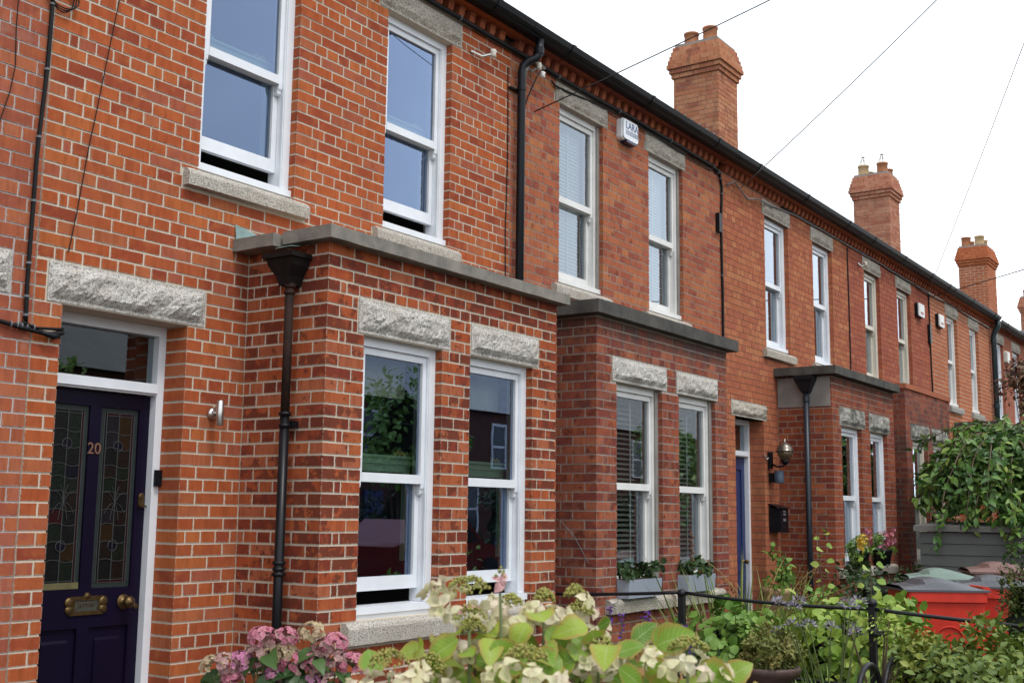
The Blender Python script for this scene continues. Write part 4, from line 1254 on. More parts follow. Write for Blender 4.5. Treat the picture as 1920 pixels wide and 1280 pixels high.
t = pipe_thing('blue-grey downpipe with hopper at the cement-patched bay', 8.715, -.39, 0, 3.2, .032, m_blue_pipe, [])
MB().tube([(8.715, -.39, 0), (8.715, -.39, 3.12)], .034, 12).build('pipe', m_blue_pipe, t, True)
hp = MB()
V = []
for z, w, dpt in ((3.30, .12, .16), (3.26, .12, .16), (3.22, .1, .14), (3.1, .045, .11)):
    V += [(8.775, -.39 - w, z), (8.775 - dpt, -.39 - w, z), (8.775 - dpt, -.39 + w, z), (8.775, -.39 + w, z)]
hp._add(V, [(k * 4 + q, k * 4 + (q + 1) % 4, (k + 1) * 4 + (q + 1) % 4, (k + 1) * 4 + q) for k in range(3) for q in range(4)] + [(3, 2, 1, 0)])
hp.build('hopper_head', m_black, t)
MB().lathe([(.042, -.03), (.042, .03)], (8.715, -.39, 3.02), 14).build('collar', m_blue_pipe, t)

t = pipe_thing('dark green downpipe beyond the bright orange house', 20.5, -.1, 0, 5.6, .05, m_green_pipe, [])
MB().tube([(20.44, -.085, 0), (20.44, -.085, 5.35), (20.44, -.12, 5.45), (20.44, -.18, 5.55), (20.44, -.185, 5.66)], .055, 12).build('pipe', m_green_pipe, t, True)
for z in (3.9, 5.25):
    MB().lathe([(.066, -.04), (.066, .04)], (20.44, -.085, z), 14).build('collar', m_green_pipe, t)

# cement patch on the third bay, copper flashing on the first
_p = MB().box(8.765, 8.779, -.668, -.012, 2.93, 3.29); o = _p.build('cement_patch', m_render, HO[3])
o['label'] = 'grey cement patch on the side of the bay'
MB().box(11.80, 14.24, -.71, -.47, 3.43, 3.50).build('brick_capping', B[4]['wall'], HO[4])
fm = MB(); fm._add([(-.125, -.012, 3.275), (.16, -.012, 3.30), (.16, -.004, 3.325), (-.13, -.004, 3.37), (-.125, -.06, 3.268), (.1, -.05, 3.296)],
                   [(0, 1, 2, 3), (4, 5, 1, 0), (3, 2, 1, 0)])
fm.build('copper_flashing', plain('verdigris', (0.25, 0.36, 0.34), 0.7, var=0.35, scale=25), HO[1]); fm = MB()
fm._add([(-.05, -.5, 3.19), (-.16, -.52, 3.168), (-.16, -.4, 3.165), (-.05, -.38, 3.19), (-.05, -.5, 3.186), (-.16, -.52, 3.164), (-.16, -.4, 3.161), (-.05, -.38, 3.186)],
        [(0, 1, 2, 3), (7, 6, 5, 4), (0, 4, 5, 1), (1, 5, 6, 2), (2, 6, 7, 3), (3, 7, 4, 0)])
o = fm.build('copper_gutter_lip', MATS['verdigris'], HO[1])

# ------------------------------------------------------------------ cables
m_cable = plain('black_cable', (0.008, 0.008, 0.009), 0.55, var=0.3, scale=10, spec=0.2)
m_wire = plain('grey_wire', (0.16, 0.16, 0.17), 0.6, var=0.2, scale=10)
m_wwire = plain('white_wire', (0.5, 0.48, 0.46), 0.5, var=0.2, scale=10)

def wob(path, amp, n, seed):
    """resample a polyline with a little slack"""
    P = [Vector(p) for p in path]; out = []
    for a, b in zip(P, P[1:]):
        for k in range(n):
            q = a.lerp(b, k / n)
            w = noise.noise_vector(q * 1.7 + Vector((seed, 0, 0))) * amp
            out.append(q + Vector((w.x, -abs(w.y) * 0.4, w.z)))
    out.append(P[-1]); return out

def cable(label, path, r, mat=None, amp=0.01, n=6, seed=0, group='cables on the house fronts', clips=0, name='cable'):
    P = wob(path, amp, n, seed)
    t = thing(name, label, 'cable', P[-1], group)
    MB().tube(P, r, 8).build('sheath', mat or m_cable, t, True)
    if clips:
        for k in range(2, len(P) - 1, clips):
            MB().lathe([(r * 1.35, -.006), (r * 1.35, .006)], P[k], 8, axis='x' if abs(P[k].x - P[k - 1].x) > abs(P[k].z - P[k - 1].z) else 'z').build('clip', m_wire, t)
    return t

cable('thick black cable running down the brick between the two left houses', [(-1.50, -.016, 4.9), (-1.505, -.016, 4.17), (-1.53, -.016, 3.42), (-1.535, -.016, 2.75), (-1.53, -.016, 2.55)], .0115, amp=.012, seed=1, clips=3)
cable('thin black wire slanting down the wall above the stone door lintel', [(-1.07, -.008, 4.75), (-1.08, -.008, 4.49), (-1.19, -.008, 3.75), (-1.215, -.008, 3.6), (-1.27, -.008, 3.15), (-1.30, -.008, 2.97)], .003, amp=.006, seed=2)
cable('thin wire at the left edge of the picture', [(-1.70, -.008, 4.6), (-1.70, -.008, 4.1), (-1.69, -.008, 3.9), (-1.71, -.008, 3.75), (-1.76, -.008, 3.55)], .0028, amp=.01, seed=3)
t = thing('cable', 'black cable joint bundle ending at the purple door opening', 'cable', (-1.45, -.02, 2.53), 'cables on the house fronts')
MB().tube(wob([(-2.1, -.02, 2.57), (-1.68, -.02, 2.54), (-1.55, -.025, 2.52), (-1.4, -.025, 2.505), (-1.315, -.022, 2.525), (-1.31, -.0, 2.53)], .006, 5, 4), .0125, 8).build('sheath', m_cable, t, True)
MB().tube(wob([(-1.56, -.03, 2.55), (-1.48, -.032, 2.53), (-1.41, -.034, 2.535), (-1.312, -.02, 2.545)], .004, 4, 5), .008, 8).build('loop', m_cable, t, True)
MB().tube([(-1.45, -.034, 2.51), (-1.38, -.036, 2.497), (-1.34, -.034, 2.5)], [.012, .019, .012], 10).build('splice_sleeve', m_black, t, True)
for x in (-1.62, -1.585, -1.56, -1.53, -1.49):
    MB().lathe([(.0165, -.004), (.0165, .004)], (x, -.024, 2.53), 8, axis='x').build('tie', m_wire, t)
t = thing('cable', 'coiled loop of black cable at the top left', 'cable', (-1.5, -.02, 4.35), 'cables on the house fronts')
for k in range(3):
    MB().tube([(-1.45 + (.07 + .012 * k) * math.cos(a * .4), -.02 - .006 * k, 4.36 + (.085 - .01 * k) * math.sin(a * .4)) for a in range(17)], .004, 6).build('loop', m_cable, t, True)

cable('thick black cable clipped below the dentils of the two nearest houses', [(-1.4, -.03, 5.56), (.6, -.03, 5.545), (2.85, -.03, 5.54), (3.6, -.03, 5.535), (5.3, -.03, 5.545), (6.9, -.03, 5.54), (7.1, -.03, 5.5)], .02, amp=.014, seed=6, clips=4)
cable('second thin cable below the dentils over the dark-topped bay', [(3.5, -.018, 5.47), (3.55, -.022, 5.44), (4.3, -.025, 5.48), (5.2, -.025, 5.50), (6.9, -.025, 5.49)], .009, amp=.02, seed=7)
cable('grey telephone wires strung under the dentils past the middle houses', [(7.3, -.02, 5.42), (7.5, -.03, 5.50), (7.8, -.06, 5.36), (8.1, -.05, 5.43), (9.5, -.02, 5.53), (11.5, -.02, 5.53), (14, -.02, 5.53), (15.9, -.03, 5.5)], .009, m_wire, amp=.02, seed=8)
cable('dark wire strung under the dentils to the dark green downpipe', [(9.0, -.015, 5.545), (13, -.015, 5.54), (16, -.03, 5.47), (17, -.02, 5.53), (20.3, -.02, 5.5)], .01, m_cable, amp=.025, seed=9)
t = cable('black cable with grey sleeve dropping beside the white venetian blind windows', [(7.12, -.016, 5.5), (7.17, -.016, 5.35), (7.14, -.016, 4.9), (7.16, -.016, 4.2), (7.14, -.016, 3.3)], .015, amp=.012, seed=10, clips=5)
MB().box(7.02, 7.1, -.05, 0.0, 4.80, 5.02).build('junction_box', m_black, t)
cable('thin dark cable between the smooth orange house and the dull rose house', [(11.56, -.01, 5.5), (11.57, -.01, 4.4), (11.56, -.01, 3.4)], .009, amp=.008, seed=11)
t = cable('dark cable with a box between cream sash windows and the bright orange house', [(15.86, -.012, 5.5), (15.85, -.012, 4.6), (15.9, -.012, 3.3)], .014, amp=.012, seed=12)
MB().box(15.74, 15.84, -.05, 0.0, 4.62, 4.95).build('junction_box', m_black, t)
cable('thin black wires hanging beside the black plastic downpipe', [(3.17, -.1, 5.42), (3.1, -.04, 5.2), (3.02, -.012, 4.95), (3.08, -.012, 4.6), (3.09, -.012, 4.2), (3.06, -.012, 3.9), (3.08, -.012, 3.3)], .006, amp=.012, seed=13)
cable('thin dark wire left of the black plastic downpipe', [(2.83, -.008, 5.38), (2.84, -.008, 4.6), (2.82, -.008, 3.9), (2.83, -.008, 3.35)], .0045, amp=.008, seed=14)
cable('pale wire looping down the side of the dark-topped bay', [(3.08, -.4, 1.55), (3.14, -.5, 1.42), (3.2, -.72, 1.02), (3.26, -.75, .9), (3.38, -.76, .9), (3.43, -.77, 1.02)], .003, m_wire, amp=.01, seed=15)
cable('short white wire on the brick beside the blue door', [(8.3, -.01, 2.33), (8.36, -.01, 2.27), (8.44, -.01, 2.31)], .006, m_wwire, amp=.006, seed=16)
cable('pale wire lying over the dark bay coping', [(3.1, -.3, 3.36), (3.2, -.35, 3.42), (3.35, -.2, 3.43), (3.5, -.02, 3.44)], .005, m_wwire, amp=.01, seed=17)

# overhead wires to the telegraph pole in the street
PT = Vector((6.45, -4.25, 8.0))
m_wood = plain('pole_timber', (0.12, 0.085, 0.055), 0.9, var=0.35, scale=5, bump=0.006, bscale=40)
t = thing('telegraph_pole', 'tall timber telegraph pole standing by the garden fronts', 'pole', (PT.x, PT.y - .2, 0))
MB().tube([(PT.x, PT.y - .2, 0), (PT.x, PT.y - .2, 8.4)], [.13, .09], 14).build('shaft', m_wood, t, True)
MB().tube([(PT.x, PT.y - .2, 7.98), (PT.x, PT.y, 8.0)], .03, 8).build('bracket', m_steel, t)
def span(label, a, b, sag, r=.0055, mat=m_wire):
    a, b = Vector(a), Vector(b)
    pts = [a.lerp(b, k / 16) - Vector((0, 0, sag * 4 * (k / 16) * (1 - k / 16))) for k in range(17)]
    t = thing('overhead_wire', label, 'wire', a, 'overhead telephone wires')
    MB().tube(pts, r, 6).build('wire', mat, t, True)
span('overhead wire rising from beside the black plastic downpipe across the sky', (3.24, -.01, 5.10), PT, .05, mat=m_cable)
span('overhead wire rising from the grey telephone wires past the first chimney', (7.69, -.03, 5.47), PT, .06)
span('pale overhead wire rising steeply right of the second chimney', (15.75, -.03, 5.5), PT, .05)
span('dark overhead wire crossing in front of the last chimney', (15.97, -.03, 5.47), (4.6, -6.9, 3.75 + .5), .02, .008, m_cable)

# old insulators
def insul(label, base, tip, two=False):
    t = thing('insulator_bracket', label, 'bracket', base, 'old wall insulators')
    MB().tube([base, ((base[0] + tip[0]) / 2, (base[1] + tip[1]) / 2 , min(base[2], tip[2]) - .03), tip], .013, 8).build('arm', m_steel, t)
    MB().lathe([(.012, -.03), (.028, -.02), (.02, .0), (.03, .015), (.022, .035), (.008, .04)], tip, 12).build('insulator', m_cream, t, True)
    if two:
        MB().lathe([(.012, -.03), (.026, -.02), (.02, .0), (.028, .015), (.008, .03)], (tip[0] + .06, tip[1], tip[2] - .05), 12).build('insulator', m_white2, t, True)
        MB().tube([(tip[0] - .08, tip[1] + .03, tip[2] + .06), (tip[0] + .14, tip[1] + .03, tip[2] + .04)], .014, 8).build('crossarm', m_steel, t)
        MB().tube([(tip[0] - .08, tip[1] + .03, tip[2] + .06), (tip[0] - .09, 0, tip[2] - .12)], .012, 8).build('stay', m_steel, t)
insul('small porcelain insulator on an iron arm left of the black plastic downpipe', (2.30, -.005, 5.34), (2.44, -.13, 5.335))
insul('grey iron bracket with two insulators right of the black plastic downpipe', (3.1, -.005, 5.46), (3.17, -.1, 5.47), True)
insul('small iron bracket with insulator under the second chimney dentils', (12.05, -.005, 5.36), (12.1, -.1, 5.34))

# ------------------------------------------------------------------ lamps, alarm boxes, letterbox
t = thing('wall_light', 'stainless steel up-and-down wall light beside the purple door', 'lamp', (-.25, 0, 2.17))
MB().lathe([(.036, 0), (.038, -.012), (.03, -.024), (.012, -.03)], (-.245, -.002, 2.175), 20, axis='y').build('back_plate', m_steel, t, True)
MB().tube([(-.245, -.02, 2.175), (-.262, -.085, 2.175)], .008, 8).build('arm', m_steel, t)
MB().lathe([(.0, -.075), (.02, -.075), (.0225, -.072), (.0225, .072), (.02, .075), (0, .075)], (-.268, -.1, 2.173), 20).build('lamp_tube', m_steel, t, True)

t = thing('wall_lantern', 'bronze globe lantern on a black arm beside the blue door', 'lamp', (8.44, 0, 2.27))
MB().box(8.415, 8.47, -.05, 0, 2.17, 2.37).build('back_plate', m_black, t)
MB().tube([(8.44, -.05, 2.22), (8.43, -.12, 2.19), (8.42, -.2, 2.2), (8.42, -.22, 2.24)], .012, 8).build('arm', m_black, t, True)
MB().lathe([(.02, -.16), (.045, -.13), (.05, -.1), (.03, -.09)], (8.42, -.22, 2.37), 14).build('lamp_base', m_black, t, True)
MB().lathe([(.05, -.1), (.085, -.04), (.1, 0)], (8.42, -.22, 2.37), 18).build('globe', plain('smoked_globe', (0.18, 0.13, 0.07), 0.15, 0.3, var=0.2, scale=12), t, True)
MB().lathe([(.115, 0), (.1, .012), (.095, .04), (.07, .085), (.03, .105), (.012, .12), (.012, .15), (.0, .155)], (8.42, -.22, 2.372), 18).build('dome', plain('bronze_dome', (0.22, 0.19, 0.16), 0.3, 0.8, var=0.3, scale=10), t, True)

m_spot = plain('blue_grey_spot', (0.06, 0.09, 0.13), 0.45, var=0.15, scale=8)
t = thing('spotlight', 'small blue-grey cylinder spotlight under the globe lantern', 'lamp', (8.47, 0, 2.05))
MB().box(8.44, 8.5, -.06, 0, 2.01, 2.12).build('mount', m_black, t)
MB().lathe([(0, -.07), (.056, -.07), (.058, -.065), (.058, .07), (.05, .075), (0, .075)], (8.47, -.12, 2.07), 16).build('lamp_tube', m_spot, t, True)

t = thing('letter_box', 'black wall letterbox with sloped lid left of the blue-grey downpipe', 'letterbox', (8.53, 0, 1.42))
MB().box(8.42, 8.66, -.15, -.002, 1.42, 1.70).build('body', m_black, t)
MB().prism_x([(-.17, 1.695), (-.0, 1.745), (0, 1.755), (-.175, 1.703)], 8.405, 8.675).build('lid', m_black, t)
for k, z in enumerate((1.665, 1.63, 1.57)):
    MB().box(8.5, 8.58, -.153, -.149, z - .012 - .012 * (k == 2), z + .01).build('label_slot', m_wire, t)
MB().lathe([(.012, 0), (.012, -.006)], (8.54, -.15, 1.47), 10, axis='y').build('lock', m_brass, t)

def alarm(label, x0, x1, z0, z1, mat, dark, text=None):
    t = thing('alarm_box', label, 'alarm box', ((x0 + x1) / 2, 0, z0), 'burglar alarm boxes')
    c = .035; n = 5; prof = []
    for cx, cz, a0 in ((x1 - c, z1 - c, 0), (x0 + c, z1 - c, 90), (x0 + c, z0 + c, 180), (x1 - c, z0 + c, 270)):
        for k in range(n + 1):
            a = rad(a0 + 90 * k / n); prof.append((cx + c * math.cos(a), cz + c * math.sin(a)))
    MB().prism_y(prof, -.055, 0.0).build('back_box', dark if not text else mat, t)
    ins = [((x0 + x1) / 2 + (x - (x0 + x1) / 2) * .93, (z0 + z1) / 2 + (z - (z0 + z1) / 2) * .93) for x, z in prof]
    MB().prism_y(ins, -.075, -.056).build('cover', mat, t)
    xc = (x0 + x1) / 2
    if text:
        MB().prism_y([(xc - .08, z0 - .02), (xc + .11, z0 - .02), (xc + .13, z0 + .035), (xc - .1, z0 + .035)], -.074, -.0).build('strobe_lens', plain('navy_lens', (.01, .015, .05), .2), t)
        nv = plain('navy_print', (.03, .07, .22), .5, var=.05)
        o = obj('lettering', text_mesh(text, .105, .0008), nv, t); o.location = (xc + .02, -.0762, (z0 + z1) / 2 + .04); o.rotation_euler = (rad(90), 0, 0)
        q = MB(); gg = random.Random(2)
        for k in range(7):
            xx = xc - .1 + k * .036; zz = (z0 + z1) / 2 - .05
            for a, b, cc, dd in ((0, .022, 0, .006), (0, .006, 0, .045), (.016, .022, 0.0, .045), (0, .022, .039, .045), (0, .022, .02, .025))[: gg.choice((3, 4, 5))]:
                q.box(xx + a, xx + b, -.0768, -.0762, zz + cc, zz + dd)
        q.build('printed_marks', nv, t)
    else:
        MB().box(x0 + .07, x1 - .06, -.078, -.0752, z0 + .05, z1 - .04).build('label_panel', m_white2, t)
        if dark is m_black:
            MB().box(x0 + .1, x1 - .09, -.0795, -.0785, z0 + .06, z0 + .09).build('printed_marks', plain('red_print', (.35, .04, .04), .5), t)
alarm('white alarm box lettered LARA between the blind windows', 4.73, 5.05, 5.265, 5.48, m_white, m_white, 'LARA')
alarm('black and white alarm box right of the cream sash windows', 14.98, 15.34, 4.98, 5.22, m_white2, m_black)
alarm('black and white alarm box left of the bright orange house windows', 16.27, 16.62, 4.98, 5.22, m_white2, m_black)
alarm('cream alarm box on the farthest faded rose wall', 21.72, 22.02, 4.94, 5.2, m_cream, m_cream)

# ------------------------------------------------------------------ garden
def thing_local(name, label, cat, loc, rz=0.0, group=None):
    o = bpy.data.objects.new(name, None); COL.objects.link(o); o.location = loc; o.rotation_euler = (0, 0, rz); o.empty_display_size = 0.2
    BASE[o.name] = Matrix.Identity(4)
    return tag(o, label, cat, group)

m_iron = plain('black_iron', (0.012, 0.012, 0.014), 0.45, var=0.3, scale=12, bump=0.002, bscale=60, spec=0.3)
m_stem = plain('green_stem', (0.10, 0.13, 0.04), 0.7, var=0.3, scale=20)
m_twig = plain('brown_twig', (0.12, 0.08, 0.05), 0.85, var=0.3, scale=20)
m_shade_core = plain('shade_core_dark', (0.018, 0.024, 0.01), 0.95, var=0.5, scale=30, bump=0.02, bscale=50)  # near-black tone for the light-blocking cores added inside bushes
m_bark = plain('bark', (0.06, 0.045, 0.035), 0.9, var=0.4, scale=15, bump=0.01, bscale=40)

# railing between the first two gardens
t = thing('iron_railing', 'black iron railing with thin rails dividing the front gardens', 'railing', (2.9, -1.57, 0))
for y in (-.17, -1.57, -2.97):
    MB().box(2.878, 2.922, y - .022, y + .022, 0, 1.02).build('post', m_iron, t)
    MB().lathe([(.02, 0), (.034, .012), (.036, .03), (.024, .048), (.0, .056)], (2.9, y, 1.015), 12).build('finial', m_iron, t, True)
def sagrail(y0, y1, z0, z1, sag, r, nm='rail'):
    MB().tube([(2.9, y0 + (y1 - y0) * k / 10, z0 + (z1 - z0) * k / 10 - sag * 4 * k / 10 * (1 - k / 10)) for k in range(11)], r, 8).build(nm, m_iron, t, True)
sagrail(-.17, -1.57, .975, 1.045, .012, .0125); sagrail(-1.57, -2.97, 1.045, 1.0, .02, .0125); sagrail(-2.97, -4.4, 1.0, .93, .01, .0125)
sagrail(-.17, -1.57, .5, .5, .0, .011); sagrail(-1.57, -2.97, .5, .5, .0, .011); sagrail(-2.97, -4.4, .5, .48, .0, .011)

# front gate with hooped top
t = thing('iron_gate', 'black iron garden gate with hooped scroll top at the bottom right', 'gate', (1.9, -3.4, 0))
def hoop(xa, xb, z0, zt, r=.016):
    n = 12
    pts = [(xa, -3.4, .1)] + [((xa + xb) / 2 - (xb - xa) / 2 * math.cos(math.pi * k / n), -3.4, z0 + (zt - z0) * math.sin(math.pi * k / n)) for k in range(n + 1)] + [(xb, -3.4, .1)]
    MB().tube(pts, r, 8).build('hoop', m_iron, t, True)
hoop(1.26, 1.66, .62, .81); hoop(1.36, 1.56, .55, .70, .012); hoop(1.70, 2.16, .56, .80); hoop(1.78, 1.98, .5, .66, .012); hoop(2.27, 2.46, .55, .70)
MB().box(1.2, 2.6, -3.412, -3.388, .2, .23).build('bottom_rail', m_iron, t); MB().box(1.2, 2.6, -3.412, -3.388, .5, .525).build('lock_rail', m_iron, t)
MB().box(2.86, 2.93, -3.44, -3.37, 0, .66).build('latch_post', m_rust, t); MB().box(2.82, 2.97, -3.46, -3.35, .6, .64).build('latch_cap', m_rust, t)

# ---- leaves
def rvec(g):
    while True:
        v = Vector((g.uniform(-1, 1), g.uniform(-1, 1), g.uniform(-1, 1)))
        if 0.05 < v.length < 1:
            return v.normalized()

LEAF_S = leaf_tmpl(1, .5, 2, .2, .2)
LEAF_M = leaf_tmpl(1, .62, 4, .25, .25)

def foliage(name, parent, mat, spots, tmpl, stuff=True):
    """spots: (loc, dir, up, size, rnd)"""
    me = scatter_mesh(name, tmpl[0], tmpl[1], [frame4(s[0], s[1], s[2], s[3]) for s in spots], [s[4] for s in spots], tmpl[2])
    o = obj(name, me, mat, parent)
    if stuff:
        o['kind'] = 'stuff'
    return o

def cloud(g, c, rr, n, size, clumps=14, tight=.38, droop=.2, shell=.75):
    """leaf spots in uneven clumps filling an ellipsoid"""
    c = Vector(c); out = []
    cl = []
    for k in range(clumps):
        v = rvec(g) * (g.uniform(shell - .35, 1.0))
        cl.append((Vector((v.x * rr[0], v.y * rr[1], v.z * rr[2])), g.uniform(.6, 1.2), g.random()))
    for k in range(n):
        o, s, tint = g.choice(cl)
        v = rvec(g) * g.uniform(.2, 1) ** .5 * tight * s
        p = o + Vector((v.x * rr[0], v.y * rr[1], v.z * rr[2]))
        if c.z + p.z < 0.02:
            continue
        d = (p.normalized() * .7 + rvec(g) * .8 + Vector((0, 0, -droop))).normalized()
        up = (p.normalized() + rvec(g) * .5 + Vector((0, 0, .6)))
        out.append((c + p, d, up, size * g.uniform(.6, 1.25), min(1, max(0, tint * .6 + g.random() * .4))))
    return out

def bush(name, label, cat, c, rr, n, size, mat, seed, group=None, clumps=16, tmpl=None, stems=6, droop=.2, tight=.38, extra=None, shell=.75, core=.62):
    g = random.Random(seed)
    t = thing(name, label, cat, (c[0], c[1], 0), group)
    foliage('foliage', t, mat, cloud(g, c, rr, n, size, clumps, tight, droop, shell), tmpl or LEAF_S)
    # added dark core: blocks light and stands in for shade inside the crown
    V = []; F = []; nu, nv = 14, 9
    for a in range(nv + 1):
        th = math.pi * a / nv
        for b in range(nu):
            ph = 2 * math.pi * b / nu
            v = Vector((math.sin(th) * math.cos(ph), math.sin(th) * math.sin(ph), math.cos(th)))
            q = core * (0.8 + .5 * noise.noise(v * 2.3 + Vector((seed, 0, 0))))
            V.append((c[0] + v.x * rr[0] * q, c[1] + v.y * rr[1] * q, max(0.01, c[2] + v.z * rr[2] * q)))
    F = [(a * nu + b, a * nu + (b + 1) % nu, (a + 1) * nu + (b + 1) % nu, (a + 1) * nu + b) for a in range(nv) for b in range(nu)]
    mb = MB(); mb._add(V, F); o = mb.build('shade_core', m_shade_core, t); o['kind'] = 'stuff'
    mb = MB()
    for k in range(stems):
        v = rvec(g)
        mb.tube([(c[0] + v.x * .04, c[1] + v.y * .04, 0), (c[0] + v.x * rr[0] * .3, c[1] + v.y * rr[1] * .3, c[2] * .6), (c[0] + v.x * rr[0] * .8, c[1] + v.y * rr[1] * .8, c[2] + abs(v.z) * rr[2] * .8)], [.014, .01, .004], 5)
    o = mb.build('stems', m_twig, t); o['kind'] = 'stuff'
    return t

L_mid = leaf_mat('mid_green_leaf', [(.07, .16, .025), (.15, .28, .045), (.25, .38, .075)], trans=.22)
L_lime = leaf_mat('lime_leaf', [(.12, .23, .03), (.25, .37, .05), (.40, .46, .09)], trans=.22)
L_gold = leaf_mat('gold_green_leaf', [(.05, .10, .015), (.15, .21, .03), (.33, .34, .06)])
L_tree = leaf_mat('weeping_leaf', [(.03, .085, .02), (.07, .16, .03), (.15, .27, .05), (.28, .36, .07)], rough=.38)
L_dark = leaf_mat('dark_green_leaf', [(.015, .035, .01), (.03, .065, .018), (.06, .11, .03)])
L_red = leaf_mat('maroon_leaf', [(.06, .02, .02), (.12, .045, .03), (.16, .12, .05)])
L_olive = leaf_mat('olive_leaf', [(.10, .13, .025), (.20, .22, .05), (.32, .25, .08)])
L_grass = leaf_mat('grass_blade', [(.10, .16, .03), (.18, .24, .05), (.34, .30, .09)], trans=.25)
L_blue = leaf_mat('blue_green_leaf', [(.05, .10, .05), (.10, .17, .08), (.16, .24, .1)])
P_purple = leaf_mat('purple_petal', [(.12, .03, .30), (.20, .06, .42)])
P_mauve = leaf_mat('mauve_petal', [(.24, .24, .31), (.36, .34, .42), (.26, .22, .28)])
P_yellow = leaf_mat('yellow_petal', [(.55, .35, .03), (.6, .42, .05)])
P_pinkmix = leaf_mat('pink_mixed_petal', [(.5, .08, .16), (.55, .25, .35), (.4, .05, .06), (.6, .45, .5)])
P_rust = leaf_mat('rusty_seedhead', [(.16, .05, .025), (.24, .09, .04)])

# ---- white lacecap hydrangea in the foreground
H_leaf = leaf_mat('hydrangea_leaf', [(.08, .20, .015), (.20, .35, .025), (.40, .48, .05), (.13, .29, .02)], edge=(.42, .19, .07), edge_amt=.6, trans=.35, rough=.45, vein=(.38, .44, .18))
H_sepal = leaf_mat('cream_sepal', [(.66, .64, .34), (.78, .73, .50), (.80, .66, .56), (.54, .57, .22), (.80, .76, .58)], edge=(.64, .38, .3), edge_amt=.3, trans=.35, rough=.6, vein=(.6, .58, .34))
H_pink = leaf_mat('pink_sepal', [(.70, .34, .38), (.74, .45, .45)], edge=(.78, .6, .5), edge_amt=.5, trans=.3, rough=.6)
H_tan = leaf_mat('dried_sepal', [(.50, .27, .10), (.58, .36, .16), (.36, .17, .07)], edge=(.3, .14, .06), edge_amt=.5, trans=.25, rough=.7)
H_bud = leaf_mat('green_bud', [(.22, .26, .05), (.36, .34, .09), (.28, .20, .06)], trans=.1, rough=.7)
gh = random.Random(21)
t_hl = leaf_tmpl(1, .74, 10, .22, .22, .42, .035)
HLEAF = []
for k in range(6):
    tv = leaf_tmpl(1, .70 + .03 * k, 10, .12 + .05 * k, .1 + .07 * k, .42, .03)
    vv = [(x, y, z + .03 * math.sin(y * 9 + k) * abs(x) * 4) for x, y, z in tv[0]]
    HLEAF.append(scatter_mesh('leaf', vv, tv[1], [Matrix.Identity(4)], [(k + .5) / 6], tv[2]))
def floret_mesh(g, size, nsep, rnd, curl):
    tv = leaf_tmpl(1, .86, 5, .55, curl, .52)
    ms = []
    for k in range(nsep):
        a = 2 * math.pi * k / nsep + g.uniform(-.2, .2); el = g.uniform(-.25, .45)
        d = Vector((math.cos(a) * math.cos(el), math.sin(a) * math.cos(el), math.sin(el)))
        ms.append(frame4(d * size * .04, d, Vector((0, 0, 1)) + rvec(g) * .25, size * g.uniform(.85, 1.15)))
    vv = [(x, y, z + .13 * math.sin(6 * x + 8 * y + rnd * 9)) for x, y, z in tv[0]]
    return scatter_mesh('floret', vv, tv[1], ms, [min(1, max(0, rnd + g.uniform(-.15, .15))) for _ in range(nsep)], tv[2])
FLOR = [floret_mesh(gh, .0235, gh.choice((3, 4, 4)), gh.random(), gh.uniform(-.3, .9)) for _ in range(14)]
FLOR_T = [floret_mesh(gh, .03, 4, gh.random(), gh.uniform(.4, .9)) for _ in range(4)]
FLOR_P = [floret_mesh(gh, .024, 4, gh.random(), .35) for _ in range(2)]
octa = [(1, 0, 0), (-1, 0, 0), (0, 1, 0), (0, -1, 0), (0, 0, 1), (0, 0, -1)]
octf = [(0, 2, 4), (2, 1, 4), (1, 3, 4), (3, 0, 4), (2, 0, 5), (1, 2, 5), (3, 1, 5), (0, 3, 5)]

hyd = thing('lacecap_hydrangea', 'white and green lacecap hydrangea filling the bottom foreground', 'hydrangea', (-2.85, -4.08, 0))
HEADS = {
    'A': ((-2.936, -3.937, 1.424), .085, 'c', 13, .25), 'B': ((-2.983, -4.053, 1.448), .02, 'p', 1, .0), 'C': ((-2.753, -4.015, 1.392), .045, 'c', 10, .3),
    'D': ((-2.659, -4.056, 1.362), .06, 'c', 12, .2), 'E': ((-3.051, -4.023, 1.371), .045, 'b', 1, 0), 'F': ((-3.0, -4.0, 1.338), .05, 'c', 7, .6),
    'G': ((-2.758, -4.163, 1.30), .05, 'c', 11, .9), 'H': ((-3.212, -3.945, 1.29), .075, 'c', 12, .3), 'I': ((-3.103, -4.199, 1.308), .08, 'c', 12, .25),
    'J': ((-2.785, -4.394, 1.312), .08, 'c', 14, .2), 'K': ((-2.529, -4.129, 1.262), .055, 't', 10, .7), 'M': ((-2.627, -4.024, 1.395), .05, 'c', 8, .4),
    'N': ((-3.12, -3.975, 1.276), .06, 'c', 9, .5), 'O': ((-2.675, -4.274, 1.262), .05, 't', 8, .5), 'P': ((-2.86, -4.0, 1.385), .05, 'c', 7, .5),
}
def add_leaf(loc, d, up, s):
    o = obj('leaf', gh.choice(HLEAF), H_leaf, hyd); o.matrix_basis = frame4(loc, d, up, s)
tocam = -FW
